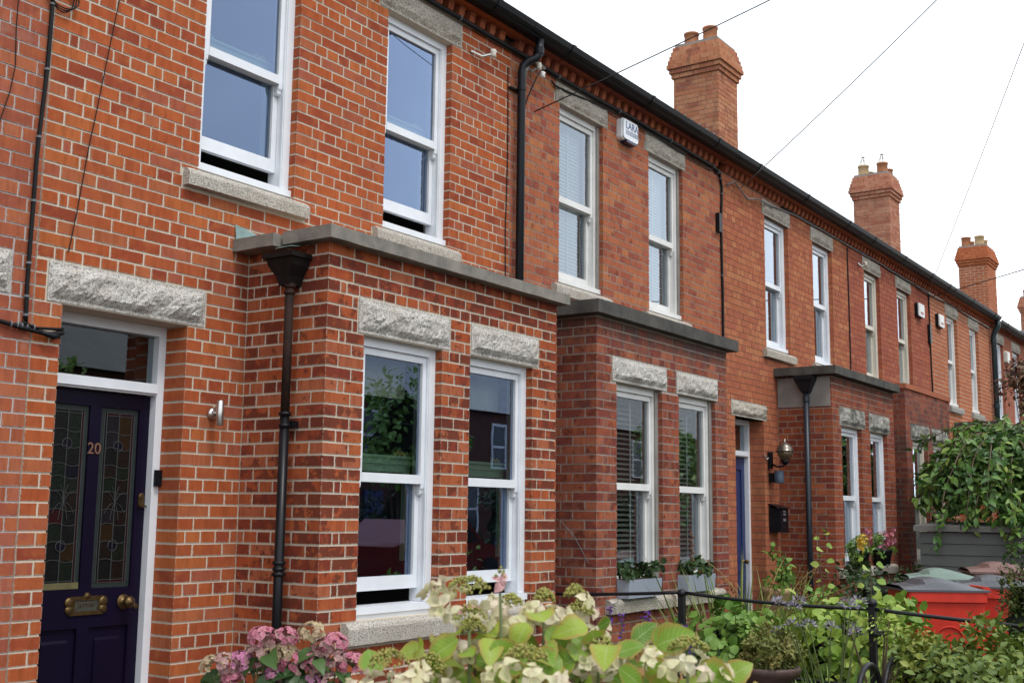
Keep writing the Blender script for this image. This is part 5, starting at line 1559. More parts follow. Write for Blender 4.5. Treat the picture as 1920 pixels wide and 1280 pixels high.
for key, (p, R, kind, nf, spread) in HEADS.items():
    p = Vector(p)
    base = Vector((-2.85 + gh.uniform(-.12, .12), -4.08 + gh.uniform(-.12, .12), 0))
    low = p.lerp(base, .25) + Vector((gh.uniform(-.02, .02), gh.uniform(-.02, .02), -.02))
    low.x = p.x * .8 + low.x * .2; low.y = p.y * .8 + low.y * .2
    MB().tube([base, base.lerp(low, .6) + Vector((0, 0, .1)), low, p - Vector((0, 0, .015))], [.008, .007, .005, .0032], 6).build('stem', m_stem if key not in 'FI' else m_twig, hyd, True)
    ax = (Vector((0, 0, 1)) + rvec(gh) * .25).normalized()
    q = ax.to_track_quat('Z', 'Y').to_matrix().to_4x4(); q.translation = p
    ms = []; rr_ = []
    nb = {'p': 14, 'b': 90}.get(kind, 170)
    rb = {'p': .012, 'b': .036}.get(kind, R * .55)
    for k in range(nb):
        a = gh.uniform(0, 6.283); u = math.sqrt(gh.random()) * rb
        z = .014 + .024 * (1 - (u / rb) ** 2) + gh.uniform(-.006, .004)
        ms.append(q @ Matrix.Translation((u * math.cos(a), u * math.sin(a), z)) @ Matrix.Scale(gh.uniform(.0026, .0046), 4)); rr_.append(gh.random())
    head = obj('flower_head', scatter_mesh('flower_head', octa, octf, ms, rr_, None, True), H_bud, hyd)
    for k in range(nf):
        a = 6.283 * (k + gh.uniform(-.3, .3)) / nf
        rr0 = R * gh.uniform(.8, 1.15) if nf > 1 else 0.0
        loc = q @ Vector((rr0 * math.cos(a), rr0 * math.sin(a), gh.uniform(-.035, .002) - spread * .03 * gh.random() + (.02 if nf == 1 else 0)))
        n = (q.to_3x3() @ Vector((math.cos(a) * .7, math.sin(a) * .7, .55 - spread * .5)) + rvec(gh) * .4 + tocam * .3).normalized()
        if kind in 'pb':
            me, mt = gh.choice(FLOR_P), H_pink
        elif kind == 't':
            me, mt = gh.choice(FLOR_T), H_tan
        else:
            me, mt = gh.choice(FLOR), H_sepal
            if gh.random() < .03: me, mt = gh.choice(FLOR_P), H_pink
        o = obj('floret', me.copy() if me.materials and me.materials[0] != mt else me, mt, head)
        if kind == 'b':
            n = Vector((0, 0, 1))
            loc = p + Vector((0, 0, .03))
        m4 = frame4(loc, n.orthogonal(), n, gh.uniform(.85, 1.25) * (.85 if kind == 'b' else 1))
        o.matrix_basis = m4
    for pr_ in range(2):
        a0 = gh.uniform(0, 3.14)
        st = p.lerp(low, .35 + .55 * pr_) + Vector((0, 0, -.03))
        for sg in (0, math.pi):
            d = Vector((math.cos(a0 + sg), math.sin(a0 + sg), gh.uniform(-.3, .5)))
            d -= FW * .15
            add_leaf(st + d.normalized() * .012, d, Vector((0, 0, .8)) + tocam * 1.2 + rvec(gh) * .25, gh.uniform(.06, .095))
for k in range(210):
    u = gh.uniform(-.44, .42); w = gh.uniform(-.2, .16)
    loc = Vector((-2.84, -4.1, 0)) + RT * u + FW * w
    top = 1.38 - .16 * (u / .45) ** 2
    loc.z = gh.uniform(1.06, top)
    d = Vector((gh.uniform(-1, 1), gh.uniform(-1, 1), gh.uniform(-.7, .5))) - FW * .2
    add_leaf(loc, d, Vector((0, 0, .8)) + tocam * 1.1 + rvec(gh) * .35, gh.uniform(.055, .09))

# ---- pink mophead hydrangea
K_leaf = leaf_mat('deep_hydrangea_leaf', [(.02, .055, .015), (.04, .095, .025), (.085, .16, .045)], trans=.25, rough=.42, vein=(.1, .17, .05))
K_pet = {k: leaf_mat('mophead_petal_' + k, c, edge=e, edge_amt=.45, trans=.25, rough=.65) for k, c, e in (
    ('pink', [(.50, .12, .20), (.60, .24, .31), (.42, .09, .16)], (.66, .48, .46)), ('faded', [(.44, .22, .25), (.52, .34, .30), (.36, .17, .18)], (.58, .5, .36)),
    ('cream', [(.50, .42, .24), (.58, .48, .30), (.40, .28, .18)], (.42, .26, .18)), ('magenta', [(.52, .14, .33), (.62, .27, .42), (.45, .11, .26)], (.66, .5, .5)))}
PH = [(-1.608, -1.643, .954, 'cream'), (-1.583, -1.684, .965, 'faded'), (-1.545, -1.739, .97, 'magenta'), (-1.511, -1.796, .995, 'faded'), (-1.508, -1.82, 1.075, 'pink'), (-1.481, -1.858, 1.066, 'faded'),
      (-1.451, -1.902, 1.078, 'pink'), (-1.394, -1.992, 1.095, 'cream'), (-1.475, -1.85, 1.005, 'cream'), (-1.44, -1.88, 1.01, 'cream'), (-1.361, -2.024, 1.031, 'faded'), (-1.336, -2.065, 1.054, 'pink'),
      (-1.425, -1.915, .973, 'pink'), (-1.388, -1.963, .952, 'faded'), (-1.373, -1.992, .981, 'pink'), (-1.321, -2.07, .986, 'faded'), (-1.286, -2.116, .971, 'pink'),
      (-1.458, -1.855, .925, 'magenta'), (-1.554, -1.708, .9, 'pink'), (-1.368, -1.977, .888, 'magenta'), (-1.331, -2.032, .898, 'faded')]
pk = thing('mophead_hydrangea', 'pink and faded cream mophead hydrangea below the rusty downpipe', 'hydrangea', (-1.44, -1.88, 0))
pt_ = leaf_tmpl(1, 1.0, 3, .3, .25, .6)
for (x, y, z, kd) in PH:
    p = Vector((x, y, z)); ms = []; rn = []
    Rh = gh.uniform(.046, .06)
    for k in range(46):
        n = rvec(gh)
        if n.z < -.45: n.z *= -1
        c = p + Vector((n.x * Rh, n.y * Rh, n.z * Rh * .82))
        r0 = gh.random(); rot = gh.uniform(0, 1.57)
        tx = n.orthogonal().normalized(); ty = n.cross(tx)
        for q in range(4):
            a = rot + q * 1.5708
            d = tx * math.cos(a) + ty * math.sin(a) + n * gh.uniform(.1, .6)
            ms.append(frame4(c, d, n + rvec(gh) * .2, gh.uniform(.0125, .0175))); rn.append(min(1, max(0, r0 + gh.uniform(-.15, .15))))
    obj('flower_head', scatter_mesh('flower_head', pt_[0], pt_[1], ms, rn, pt_[2]), K_pet[kd], pk)
    MB().tube([(-1.44 + gh.uniform(-.1, .1), -1.88 + gh.uniform(-.1, .1), 0), (x * .7 - 1.44 * .3, y * .7 - 1.88 * .3, z * .65), (x, y, z - .03)], [.007, .005, .0035], 5).build('stem', m_stem, pk)
KLEAF = [scatter_mesh('leaf', *leaf_tmpl(1, .68, 6, .15 + .06 * k, .2 + .08 * k, .42)[:2], [Matrix.Identity(4)], [(k + .5) / 5], leaf_tmpl(1, .68, 6, .2, .2, .42)[2]) for k in range(5)]
for k in range(110):
    x, y, z, _ = gh.choice(PH)
    o = obj('leaf', gh.choice(KLEAF), K_leaf, pk)
    d = Vector((gh.uniform(-1, 1), gh.uniform(-1, 1), gh.uniform(-.9, .1))) - FW * .3
    o.matrix_basis = frame4((x + gh.uniform(-.06, .06), y + gh.uniform(-.06, .06), z - gh.uniform(.05, .28)), d, Vector((0, 0, 1)) + tocam * .7 + rvec(gh) * .4, gh.uniform(.08, .12))

# ---- grasses, strap leaves, stems
def blades(name, parent, mat, base, n, L, w, spread, g, up=1.0, lean=None, curl=.5):
    """arching strap leaves in one mesh"""
    V = []; F = []; R = []; UVS = []
    for k in range(n):
        a = g.uniform(0, 6.283); s = g.uniform(.15, 1) * spread
        ln = L * g.uniform(.55, 1.1); b = Vector(base) + Vector((math.cos(a), math.sin(a), 0)) * g.uniform(0, .3) * spread * L
        d = Vector((math.cos(a) * s, math.sin(a) * s, up)).normalized()
        if lean: d = (d + Vector(lean) * g.uniform(.3, 1)).normalized()
        side = d.cross(Vector((0, 0, 1)) + rvec(g) * .3).normalized()
        o = len(V); p = b.copy(); m_ = 7; dz = d.copy()
        for q in range(m_ + 1):
            t_ = q / m_; ww = w * (1 - t_ ** 2.2) * (.6 + .4 * min(1, t_ * 4))
            V += [tuple(p - side * ww), tuple(p + side * ww)]
            p = p + dz * (ln / m_); dz = (dz + Vector((0, 0, -curl / m_ * (t_ * 2)))).normalized()
        r = g.random()
        for q in range(m_):
            F.append((o + 2 * q, o + 2 * q + 1, o + 2 * q + 3, o + 2 * q + 2)); R.append(r)
    me = bpy.data.meshes.new(name); me.from_pydata(V, [], F)
    me.attributes.new('rnd', 'FLOAT', 'FACE').data.foreach_set('value', R)
    me.uv_layers.new(name='UVMap')
    me.polygons.foreach_set('use_smooth', [True] * len(F)); me.update()
    o = obj(name, me, mat, parent); o['kind'] = 'stuff'
    return o

g2 = random.Random(5)
# tall arching clump behind the railing
t = thing('crocosmia_clump', 'tall arching grassy clump with rusty seed heads behind the railing', 'plant', (4.05, -1.55, 0))
blades('blades', t, L_grass, (4.05, -1.5, .0), 150, 1.3, .014, .85, g2, curl=.9)
blades('side_blades', t, L_grass, (4.6, -1.75, .0), 110, 1.2, .014, .85, g2, lean=(.5, -.4, 0), curl=.8)
seed = MB()
for k in range(16):
    a = g2.uniform(-.6, 1.0); bx = 4.05 + g2.uniform(-.2, .6); by = -1.5 + g2.uniform(-.3, .1)
    pts = [Vector((bx, by, .3))]
    d = Vector((g2.uniform(-.15, .7), g2.uniform(-.6, .25), 1)).normalized()
    for q in range(6):
        pts.append(pts[-1] + d * .19); d = (d + Vector((d.x * .25, d.y * .25, -.12))).normalized()
    seed.tube(pts, [.004] * 6 + [.002], 4)
    if k < 11:
        sp = MB()
        for q in range(9):
            c = pts[4].lerp(pts[-1], q / 9) + rvec(g2) * .025
            sp.lathe([(.0, -.012), (.009, -.003), (.007, .006), (0, .01)], c, 5, .5)
        o = sp.build('seed_head', P_rust, t); o['kind'] = 'stuff'
o = seed.build('stalks', plain('straw_stalk', (.3, .22, .07), .7, var=.4, scale=10), t); o['kind'] = 'stuff'
# young shoots with round leaves climbing above the clump
t = thing('leafy_shoot', 'tall thin shoot with round pale leaves in front of the black letterbox', 'plant', (5.05, -1.9, 0), 'slender leafy shoots')
MB().tube([(5.05, -1.9, 0), (5.06, -1.88, .7), (5.04, -1.85, 1.1), (5.0, -1.84, 1.5)], [.008, .006, .005, .003], 6).build('stem', m_twig, t)
lf = [scatter_mesh('leaf', *leaf_tmpl(1, .9, 4, .2, .2, .5)[:2], [Matrix.Identity(4)], [.3 + .25 * k], leaf_tmpl(1, .9, 4, .2, .2, .5)[2]) for k in range(3)]
for k in range(22):
    z = .55 + .95 * k / 21; a = k * 2.4
    o = obj('leaf', lf[k % 3], L_lime, t); o.matrix_basis = frame4((5.05 + .03 * math.cos(a), -1.87 + .03 * math.sin(a), z), (math.cos(a), math.sin(a), g2.uniform(-.3, .4)), Vector((0, 0, 1)) + Vector(tocam), g2.uniform(.055, .085))
t = thing('leafy_shoot', 'thin yellow-leaved shoot left of the red bins', 'plant', (4.35, -2.5, 0), 'slender leafy shoots')
MB().tube([(4.35, -2.5, 0), (4.37, -2.5, .6), (4.36, -2.5, 1.0), (4.38, -2.5, 1.3)], [.008, .006, .004, .002], 6).build('stem', m_twig, t)
for k in range(20):
    z = .5 + .78 * k / 19; a = k * 2.4
    o = obj('leaf', lf[k % 3], L_lime, t); o.matrix_basis = frame4((4.36 + .05 * math.cos(a), -2.5 + .05 * math.sin(a), z), (math.cos(a), math.sin(a), g2.uniform(-.3, .4)), Vector((0, 0, 1)) + Vector(tocam), g2.uniform(.05, .085))

LEAF_G = leaf_tmpl(1, .95, 4, .25, .25, .5, .12)
bush('leafy_shrub', 'bright green broad-leaved ground cover behind the railing post', 'shrub', (3.75, -2.55, .62), (.75, .5, .42), 2000, .075, L_lime, 31, clumps=34, tmpl=LEAF_G, droop=.1)
bush('leafy_shrub', 'mid green broad-leaved shrub under the grassy clump', 'shrub', (3.55, -1.75, .58), (.55, .45, .42), 1500, .075, L_mid, 32, clumps=26, tmpl=LEAF_G)
bush('leafy_shrub', 'pale blue-green lobed plant left of the brown pot', 'shrub', (2.45, -1.55, .42), (.4, .4, .4), 600, .07, L_blue, 33, clumps=14, tmpl=LEAF_G)
bush('leafy_shrub', 'green climber tangle in front of the flower-pot sill', 'shrub', (6.0, -1.6, .42), (.9, .5, .42), 1000, .07, L_mid, 34, clumps=18, tmpl=LEAF_G)
bush('leafy_shrub', 'dense green planting in the strip below the grey storage shed', 'shrub', (8.2, -1.35, .6), (1.3, .45, .55), 1100, .07, L_dark, 35, clumps=22, tmpl=LEAF_M)
bush('yellow_green_shrub', 'yellow-green small-leaved shrub spilling over the gate at bottom right', 'shrub', (2.05, -3.74, .60), (.66, .42, .40), 9000, .05, L_gold, 36, clumps=60, tight=.34, tmpl=LEAF_M)
tw = bush('yellow_green_shrub', 'loose pale shoots in front of the red bin', 'shrub', (2.75, -3.05, .86), (.35, .25, .14), 220, .036, L_lime, 37, clumps=16, tight=.5, core=.25)
bush('clipped_yew', 'clipped gold-tipped evergreen column at the right edge', 'evergreen', (3.66, -3.90, .80), (.27, .27, .76), 9000, .036, leaf_mat('yew_leaf', [(.018, .04, .008), (.05, .085, .015), (.18, .19, .04)]), 38, clumps=150, tight=.24, shell=.98, core=1.0)
bush('maroon_maple', 'dark red maple crown at the right edge beyond the weeping tree', 'tree', (14.2, -1.95, 3.62), (.62, .55, .5), 1800, .085, L_red, 39, clumps=24, tmpl=LEAF_M, core=.4)

# agapanthus beside the brown pot
t = thing('agapanthus', 'agapanthus with strap leaves and faded mauve flower heads right of the brown pot', 'plant', (2.5, -2.85, 0))
blades('strap_leaves', t, L_mid, (2.5, -2.83, .12), 70, .62, .013, .9, g2, curl=1.2)
for k in range(12):
    bx, by = 2.5 + g2.uniform(-.08, .08), -2.83 + g2.uniform(-.08, .08)
    top = Vector((2.5, -2.83, 0)) + Vector(RT) * g2.uniform(-.42, .22) + Vector(FW) * g2.uniform(-.2, .2); top.z = g2.uniform(.82, 1.06)
    MB().tube([(bx, by, .1), ((bx + top.x) / 2 - .02, (by + top.y) / 2, top.z * .6), tuple(top)], [.006, .005, .004], 5).build('stalk', m_stem, t)
    ms = []; rn = []
    for q in range(26):
        v = rvec(g2); v.z = abs(v.z) * .9 - .15
        ms.append(frame4(top + v * .03, v + Vector((0, 0, .1)), rvec(g2), .034)); rn.append(g2.random())
    o = obj('flower_head', scatter_mesh('flower_head', *leaf_tmpl(1, .35, 2, .3, .3)[:2], ms, rn, leaf_tmpl(1, .35, 2, .3, .3)[2]), P_mauve, t)

# purple spikes in the first garden
t = thing('purple_lobelia', 'purple flower spikes in front of the dark-topped bay', 'plant', (1.75, -1.9, 0))
for k in range(13):
    off = Vector(RT) * g2.uniform(-.22, .3) + Vector(FW) * g2.uniform(-.15, .15)
    b = Vector((1.72, -1.88, 0)) + off; h = g2.uniform(.6, 1.0)
    top = b + Vector((g2.uniform(-.04, .04), g2.uniform(-.04, .04), h))
    MB().tube([tuple(b), tuple(b.lerp(top, .5) + rvec(g2) * .015), tuple(top)], [.005, .004, .003], 5).build('stem', m_stem, t)
    ms = []; rn = []
    for q in range(26):
        z = g2.random() ** 1.2 * .15; a = g2.uniform(0, 6.28); d = Vector((math.cos(a), math.sin(a), .2))
        ms.append(frame4(top - Vector((0, 0, z)), d, rvec(g2), .026)); rn.append(g2.random())
    obj('flower_spike', scatter_mesh('flower_spike', *leaf_tmpl(1, .6, 2, .3, .3)[:2], ms, rn, leaf_tmpl(1, .6, 2, .3, .3)[2]), P_purple, t)
foliage('foliage', t, L_dark, [s for s in cloud(g2, (1.75, -1.88, .4), (.35, .25, .35), 260, .06, 10)], LEAF_S)

# brown pot with bushy plant
m_bpot = plain('brown_plastic_pot', (.10, .06, .05), .5, var=.25, scale=8)
t = thing('flower_pot', 'wide brown pot with a bushy olive-green plant beside the agapanthus', 'flower pot', (2.43, -2.43, 0))
MB().lathe([(.12, 0), (.13, .02), (.165, .56), (.2, .585), (.205, .615), (.198, .635), (.17, .632), (.165, .58)], (2.43, -2.43, 0), 28).build('pot', m_bpot, t, True)
MB().lathe([(.0, .58), (.168, .58), (0, .585)], (2.43, -2.43, 0), 20).build('soil', m_soil, t)
foliage('foliage', t, L_olive, cloud(g2, (2.43, -2.43, .72), (.19, .19, .15), 2600, .04, 46, .34, -.2), LEAF_S)

# window boxes on the dark-topped bay
m_box = plain('grey_blue_box', (.30, .34, .40), .55, var=.1, scale=5)
for k, (xa, xb, lab) in enumerate(((3.51, 4.085, 'grey window box with dark geraniums on the left sill of the blind bay'), (4.60, 5.16, 'grey window box with a tall dried stem on the right sill of the blind bay'))):
    t = thing('window_box', lab, 'window box', ((xa + xb) / 2, -.73, .925), 'grey window boxes')
    mb = MB(); z0, z1 = .926, 1.075
    mb.prism_x([(-.66, z0), (-.79, z0), (-.803, z1), (-.65, z1)], xa, xb); mb.build('trough', m_box, t)
    MB().box(xa + .012, xb - .012, -.79, -.662, z1, z1 + .004).build('soil', m_soil, t)
    sp = []
    for cx in ((xa + .12, xb - .12)):
        sp += cloud(g2, (cx, -.73, 1.15), (.14, .08, .085), 130, .05, 8)
    foliage('foliage', t, L_dark, sp, LEAF_G)
    sp = [(Vector((g2.uniform(xa + .05, xb - .05), g2.uniform(-.83, -.7), g2.uniform(1.06, 1.2))), rvec(g2), rvec(g2), .03, g2.random()) for q in range(16)]
    foliage('blooms', t, P_rust, sp, LEAF_S)
    if k:
        MB().tube([(xa + .2, -.74, 1.07), (xa + .2, -.74, 1.45)], .004, 5).build('dried_stem', m_twig, t)
        for q in range(8):
            MB().lathe([(0, -.014), (.014, 0), (0, .014)], (xa + .2 + .025 * (-1) ** q, -.74, 1.2 + q * .035), 6).build('dried_bud', P_rust, t)
# pots on the third bay's sill
for k, (cx, lab, pm) in enumerate(((9.32, 'black pot of yellow and pink flowers on the left of the sill', P_yellow), (10.22, 'black pot of pink and red flowers on the right of the sill', P_pinkmix))):
    t = thing('flower_pot', lab, 'flower pot', (cx, -.73, 1.0), 'flower pots on the sill')
    MB().lathe([(.1, 0), (.13, .17), (.14, .18), (.14, .2), (.12, .2)], (cx, -.78, 1.0), 18).build('pot', m_black, t, True)
    foliage('foliage', t, L_mid, cloud(g2, (cx, -.8, 1.24), (.3, .14, .16), 420, .05, 14), LEAF_S)
    foliage('blooms', t, pm, cloud(g2, (cx - .08, -.86, 1.32), (.2, .1, .1), 90, .045, 6), LEAF_M)
    foliage('pink_blooms', t, P_pinkmix, cloud(g2, (cx + .12, -.84, 1.36), (.2, .1, .12), 70, .04, 6), LEAF_M)
t = thing('flower_pot', 'terracotta pot with green plant on the step of the blue door', 'flower pot', (8.0, -.2, 0))
MB().lathe([(.13, 0), (.17, .38), (.19, .4), (.19, .45), (.16, .45)], (7.9, -.3, .35), 20).build('pot', m_potb, t, True)
MB().box(7.5, 8.3, -.5, .1, 0, .35).build('stand', m_conc, t)
foliage('foliage', t, L_mid, cloud(g2, (7.9, -.3, .98), (.2, .2, .22), 220, .08, 10), LEAF_M)

# ---- wheelie bins
m_red = plain('red_plastic', (.58, .036, .02), .45, var=.22, scale=7, spec=.3)
m_lid = plain('dark_grey_plastic', (.075, .078, .09), .4, var=.2, scale=5, spec=.45)
m_glid = plain('green_plastic', (.17, .24, .20), .5, var=.15, scale=5)
m_brn = plain('brown_plastic', (.16, .08, .065), .5, var=.15, scale=5)
def bin_(label, loc, rz, body, lid):
    t = thing_local('wheelie_bin', label, 'wheelie bin', loc, rz, 'wheelie bins')
    def loop(w, d0, d1, z, r=.04):
        out = []
        for cx, cy, a0 in ((w - r, d1 - r, 0), (-w + r, d1 - r, 90), (-w + r, d0 + r, 180), (w - r, d0 + r, 270)):
            for k in range(4):
                a = rad(a0 + 30 * k); out.append((cx + r * math.cos(a), cy + r * math.sin(a), z))
        return out
    lv = [(.21, -.22, .26, .06), (.24, -.29, .3, .6), (.265, -.32, .325, .86), (.29, -.36, .335, .87), (.292, -.365, .34, .96), (.28, -.35, .33, .965)]
    V = [p for l in lv for p in loop(*l)]; n = 16
    F = [(k * n + q, k * n + (q + 1) % n, (k + 1) * n + (q + 1) % n, (k + 1) * n + q) for k in range(len(lv) - 1) for q in range(n)] + [tuple(range(n - 1, -1, -1)), tuple(range((len(lv) - 1) * n, len(lv) * n))]
    mb = MB(); mb._add(V, F); mb.build('body', body, t)
    # moulded arch on the side
    mb = MB()
    pts = []
    for q in range(13):
        a = math.pi * q / 12; pts.append((.262 - .0 * q, -.12 * math.cos(a), .56 + .1 * math.sin(a)))
    mb.tube([(.228, -.12, .25)] + [(.2475 + (p[2] - .6) * .06, p[1], p[2]) for p in pts] + [(.228, .12, .25)], .008, 6)
    mb.build('moulded_arch', body, t)
    # lid: domed slab with a grip recess
    mb = MB(); ny, nx = 14, 8; V = []
    for a in range(ny + 1):
        y = -.39 + .74 * a / ny; s = a / ny
        for b in range(nx + 1):
            x = -.3 + .6 * b / nx; e = 1 - abs(2 * b / nx - 1)
            z = .972 + .075 * math.sin(math.pi * min(1, .12 + s * .9)) * min(1, e * 2.2) + .02 * math.exp(-((s - .45) / .18) ** 2) * min(1, e * 3)
            if .06 < s < .24 and e > .3: z -= .03
            V.append((x, y, z))
    F = [(a * (nx + 1) + b, a * (nx + 1) + b + 1, (a + 1) * (nx + 1) + b + 1, (a + 1) * (nx + 1) + b) for a in range(ny) for b in range(nx)]
    mb._add(V, F); mb.box(-.302, .302, -.392, .352, .955, .972); mb.build('lid', lid, t, False)
    mb = MB().tube([(-.2, .37, .98), (.2, .37, .98)], .016, 8); mb.build('handle', body, t)
    for sx in (-.2, .2):
        MB().box(sx - .02, sx + .02, .32, .385, .93, .985).build('hinge', body, t)
    for sx in (-.27, .27):
        MB().lathe([(.02, -.025), (.1, -.025), (.105, -.01), (.105, .01), (.1, .025), (.02, .025)], (sx, .26, .105), 18, axis='x').build('wheel', m_black, t)
bin_('red wheelie bin with dark grey lid, nearest of the bins', (5.84, -2.62, .02), rad(214), m_red, m_lid)
bin_('second red wheelie bin partly hidden behind the nearest one', (6.72, -2.95, .02), rad(200), m_red, m_lid)
bin_('bin with pale green lid behind the red bins', (7.35, -2.3, .04), rad(205), m_glid, m_glid)
bin_('bin with brown lid beside the green-lidded one', (8.0, -2.72, .1), rad(205), m_brn, m_brn)
MB_ = MB().box(4.6, 5.25, -3.05, -2.85, 0, .5)
o = MB_.build('stone_kerb', m_conc); tag(o, 'pale stone block in front of the red bin', 'stone block')

# ---- grey storage shed
m_shed = plain('grey_painted_timber', (.13, .137, .13), .6, var=.15, scale=4)
m_sroof = plain('grey_shed_roof', (.2, .195, .18), .8, var=.2, scale=6)
t = thing('storage_shed', 'low dark grey plank storage shed behind the red bins', 'shed', (10.9, -1.65, 0))
MB().box(10.52, 11.38, -2.66, -1.21, 0, 1.43).build('carcass', m_shed, t)
for k in range(10):
    z = .03 + k * .14
    MB().prism_y([(10.49, z), (10.52, z), (10.52, z + .137), (10.508, z + .137), (10.503, z + .132)], -2.68, -1.19).build('plank', m_shed, t)
    MB().box(10.52, 11.38, -2.688, -2.662, z, z + .126).build('plank', m_shed, t)
MB().prism_y([(10.44, 1.44), (11.42, 1.50), (11.42, 1.56), (10.44, 1.51)], -2.75, -1.13).build('shed_roof', m_sroof, t)

# ---- weeping tree
g3 = random.Random(77)
wt = thing('weeping_tree', 'small weeping tree with glossy green leaves hanging over the grey shed', 'tree', (11.9, -1.95, 0))
MB().tube([(11.9, -1.95, 0), (11.92, -1.93, .9), (11.88, -1.95, 1.7), (11.91, -1.97, 2.3), (11.9, -1.97, 2.55)], [.085, .07, .06, .055, .03], 10).build('trunk', m_bark, wt, True)
br = MB(); spots = []
for k in range(215):
    a = g3.uniform(0, 6.283); tier = g3.random()
    left = k > 175
    if left:
        a = math.pi + g3.uniform(-.35, .9); tier = g3.uniform(0, .8)
    p = Vector((11.9, -1.97, 2.28 + .55 * tier)); d = Vector((math.cos(a), math.sin(a), g3.uniform(.0, .5))).normalized()
    reach = g3.uniform(.5, 1.75) * (1.1 - .25 * tier); hang = g3.uniform(.0, .3) if g3.random() < .4 else 0.0
    if left:
        reach = g3.uniform(1.3, 2.6); hang = g3.uniform(0, .15)
    pts = [p.copy()]; n = 16; tot = reach + hang
    for q in range(n):
        p = p + d * (tot / n)
        d = (d + Vector((0, 0, -.10 - .10 * (q / n))) + rvec(g3) * .12).normalized()
        if p.y > -.85: break
        pts.append(p.copy())
    if len(pts) < 6: continue
    br.tube(pts, [.014 * (1 - .8 * q / len(pts)) + .001 for q in range(len(pts))], 5)
    tint = g3.random()
    for q in range(4, len(pts)):
        for _ in range(5):
            c = pts[q] + rvec(g3) * .05
            out = Vector((math.cos(a), math.sin(a), 0))
            dd = (Vector((0, 0, -.55)) + out * .5 + rvec(g3) * .9).normalized()
            spots.append((c, dd, out * .6 + Vector((0, 0, 1)) + rvec(g3) * .6, g3.uniform(.085, .16), min(1, max(0, .1 + tint * .45 + g3.gauss(.15, .22)))))
o = br.build('branches', plain('weeping_twig', (.16, .11, .08), .8, var=.3, scale=15), wt, True); o['kind'] = 'stuff'
def vis_key(s):
    p = visible_px(s[0]); 
    return 1e9 if not (p and 0 < p[0] < 1915 and 700 < p[1] < 1100) else p[2]
spots.sort(key=vis_key)
tl = leaf_tmpl(1, .48, 4, .25, .25, .42)
TL = [scatter_mesh('leaf', tl[0], tl[1], [Matrix.Identity(4)], [(k + .5) / 8], tl[2]) for k in range(8)]
for s in spots[:260]:
    o = obj('leaf', TL[min(7, int(s[4] * 8))], L_tree, wt); o.matrix_basis = frame4(s[0], s[1], s[2], s[3])
foliage('crown', wt, L_tree, spots[260:], tl)

# ------------------------------------------------------------------ the other side of the street (seen in the panes)
m_ob = plain('far_brick', (.11, .04, .028), .9, var=.3, scale=2)
m_or = plain('far_roof', (.30, .29, .27), .7, var=.2, scale=2)
m_paneflat = plain('far_pane', (.02, .025, .03), .1, var=.1)
for k in range(7):
    x0 = 4 + k * 7.2
    t = thing('terraced_house', 'brick terraced house across the street, mirrored in the window panes', 'house', (x0 + 3.6, -22, 0), 'houses across the street')
    w = MB().box(x0, x0 + 7.18, -30, -21, 0, 5.3).build('wall', m_ob, t)
    MB().prism_x([(-20.8, 5.3), (-25.5, 8.2), (-30.2, 5.3)], x0, x0 + 7.18).build('roof', m_or, t)
    for (wx, wz, wh) in ((1.2, .9, 1.7), (1.3, 3.3, 1.5), (4.9, 3.3, 1.5), (3.3, .9, 1.7)):
        f = MB(); a, b, c, d = x0 + wx, x0 + wx + .95, wz, wz + wh
        f.box(a, a + .09, -21.0, -20.95, c, d); f.box(b - .09, b, -21, -20.95, c, d); f.box(a, b, -21, -20.94, c - .06, c); f.box(a, b, -21, -20.94, d, d + .1); f.box(a, b, -21, -20.955, (c + d) / 2 - .04, (c + d) / 2 + .04)
        o = f.build('window', m_white2, t)
        MB().quad((b, -20.97, c), (a, -20.97, c), (a, -20.97, d), (b, -20.97, d)).build('pane', m_paneflat, o)
    MB().box(x0 + 5.2, x0 + 6.1, -21, -20.93, 0, 2.3).build('door', m_bluedoor, t)
m_lamp = plain('lamp_post_paint', (.22, .26, .32), .5, var=.15, scale=4)
t = thing('street_lamp', 'grey street lamp post across the street, mirrored in the ground floor pane', 'street lamp', (11.5, -13.6, 0))
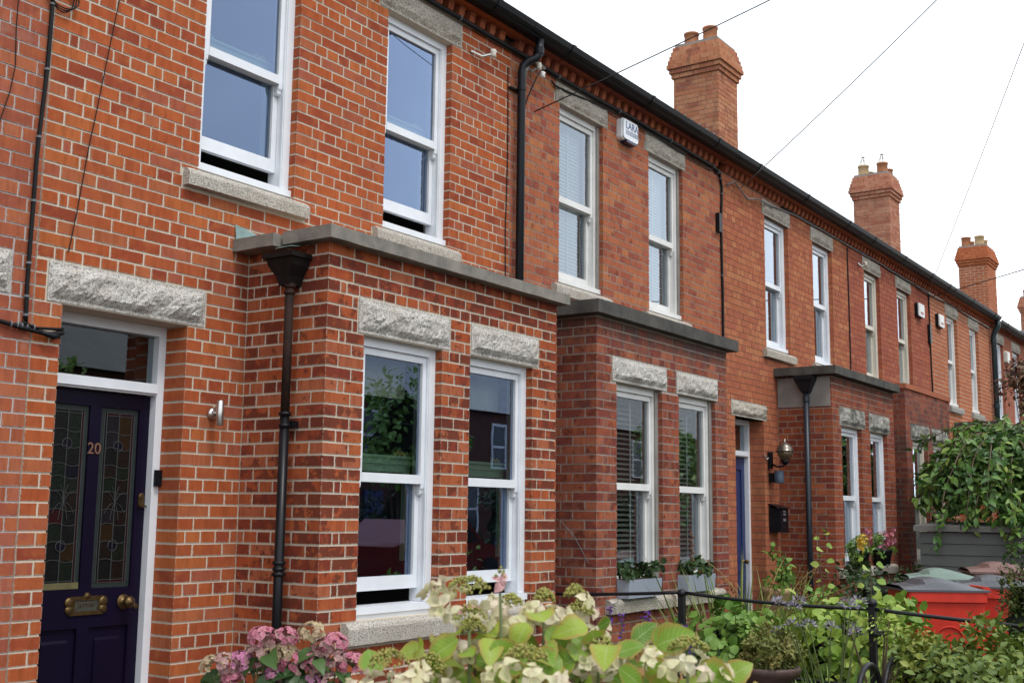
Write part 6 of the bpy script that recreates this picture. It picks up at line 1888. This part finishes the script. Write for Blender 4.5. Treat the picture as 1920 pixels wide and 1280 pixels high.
MB().tube([(11.5, -13.6, 0), (11.5, -13.6, 1.2), (11.5, -13.6, 1.25), (11.5, -13.6, 6.5), (11.5, -13.0, 6.9)], [.1, .1, .07, .055, .045], 12).build('post', m_lamp, t, True)
MB().box(11.38, 11.62, -13.1, -12.4, 6.84, 6.98).build('lamp_head', m_lamp, t)
g4 = random.Random(9)
for k in range(6):
    bush('garden_hedge', 'dark hedge across the street, mirrored in the ground floor panes', 'hedge', (4 + k * 5.2, -15.8, 1.3), (2.6, .6, 1.35), 2600, .16, L_dark, 50 + k, 'hedges across the street', clumps=40, tight=.3)
m_car = plain('red_car_paint', (.16, .008, .008), .2, var=.05, spec=.6)
for k, (cx, lab) in enumerate(((9.5, 'red car parked across the street, mirrored in the left pane'), (15.5, 'red car parked farther along, mirrored in the right pane'))):
    t = thing('parked_car', lab, 'car', (cx, -12, 0), 'cars parked across the street')
    prof = [(cx - 2.0, .3), (cx + 2.0, .3), (cx + 2.05, .62), (cx + 1.95, .82), (cx + 1.1, .95), (cx + .5, 1.42), (cx - 1.0, 1.45), (cx - 1.7, .98), (cx - 2.05, .9)]
    MB().prism_y(prof, -12.85, -11.15).build('body', m_car, t)
    MB().prism_y([(cx + .95, .96), (cx + .45, 1.37), (cx - .95, 1.39), (cx - 1.5, .99)], -11.149, -11.14).build('side_windows', m_paneflat, t)
    for wx in (-1.25, 1.3):
        for wy in (-12.8, -11.2):
            MB().lathe([(.1, -.1), (.31, -.1), (.32, .1), (.1, .1)], (cx + wx, wy, .31), 18, axis='y').build('wheel', m_black, t)

for k, (tx, ty, tz, tr) in enumerate(((8.5, -15.0, 3.2, 1.5), (13.2, -14.8, 2.6, 1.2), (18.5, -15.2, 3.6, 1.7), (25.5, -15.0, 3.0, 1.5), (33.0, -15.0, 3.4, 1.7))):
    t = bush('garden_tree', 'green garden tree across the street, mirrored in the panes', 'tree', (tx, ty, tz), (tr, tr * .8, tr * 1.05), 1500, .2, L_mid, 70 + k, 'trees across the street', clumps=40, tight=.3, tmpl=LEAF_M)
    MB().tube([(tx, ty, 0), (tx + .05, ty, tz * .5), (tx, ty, tz)], [.14, .11, .07], 8).build('trunk', m_bark, t)
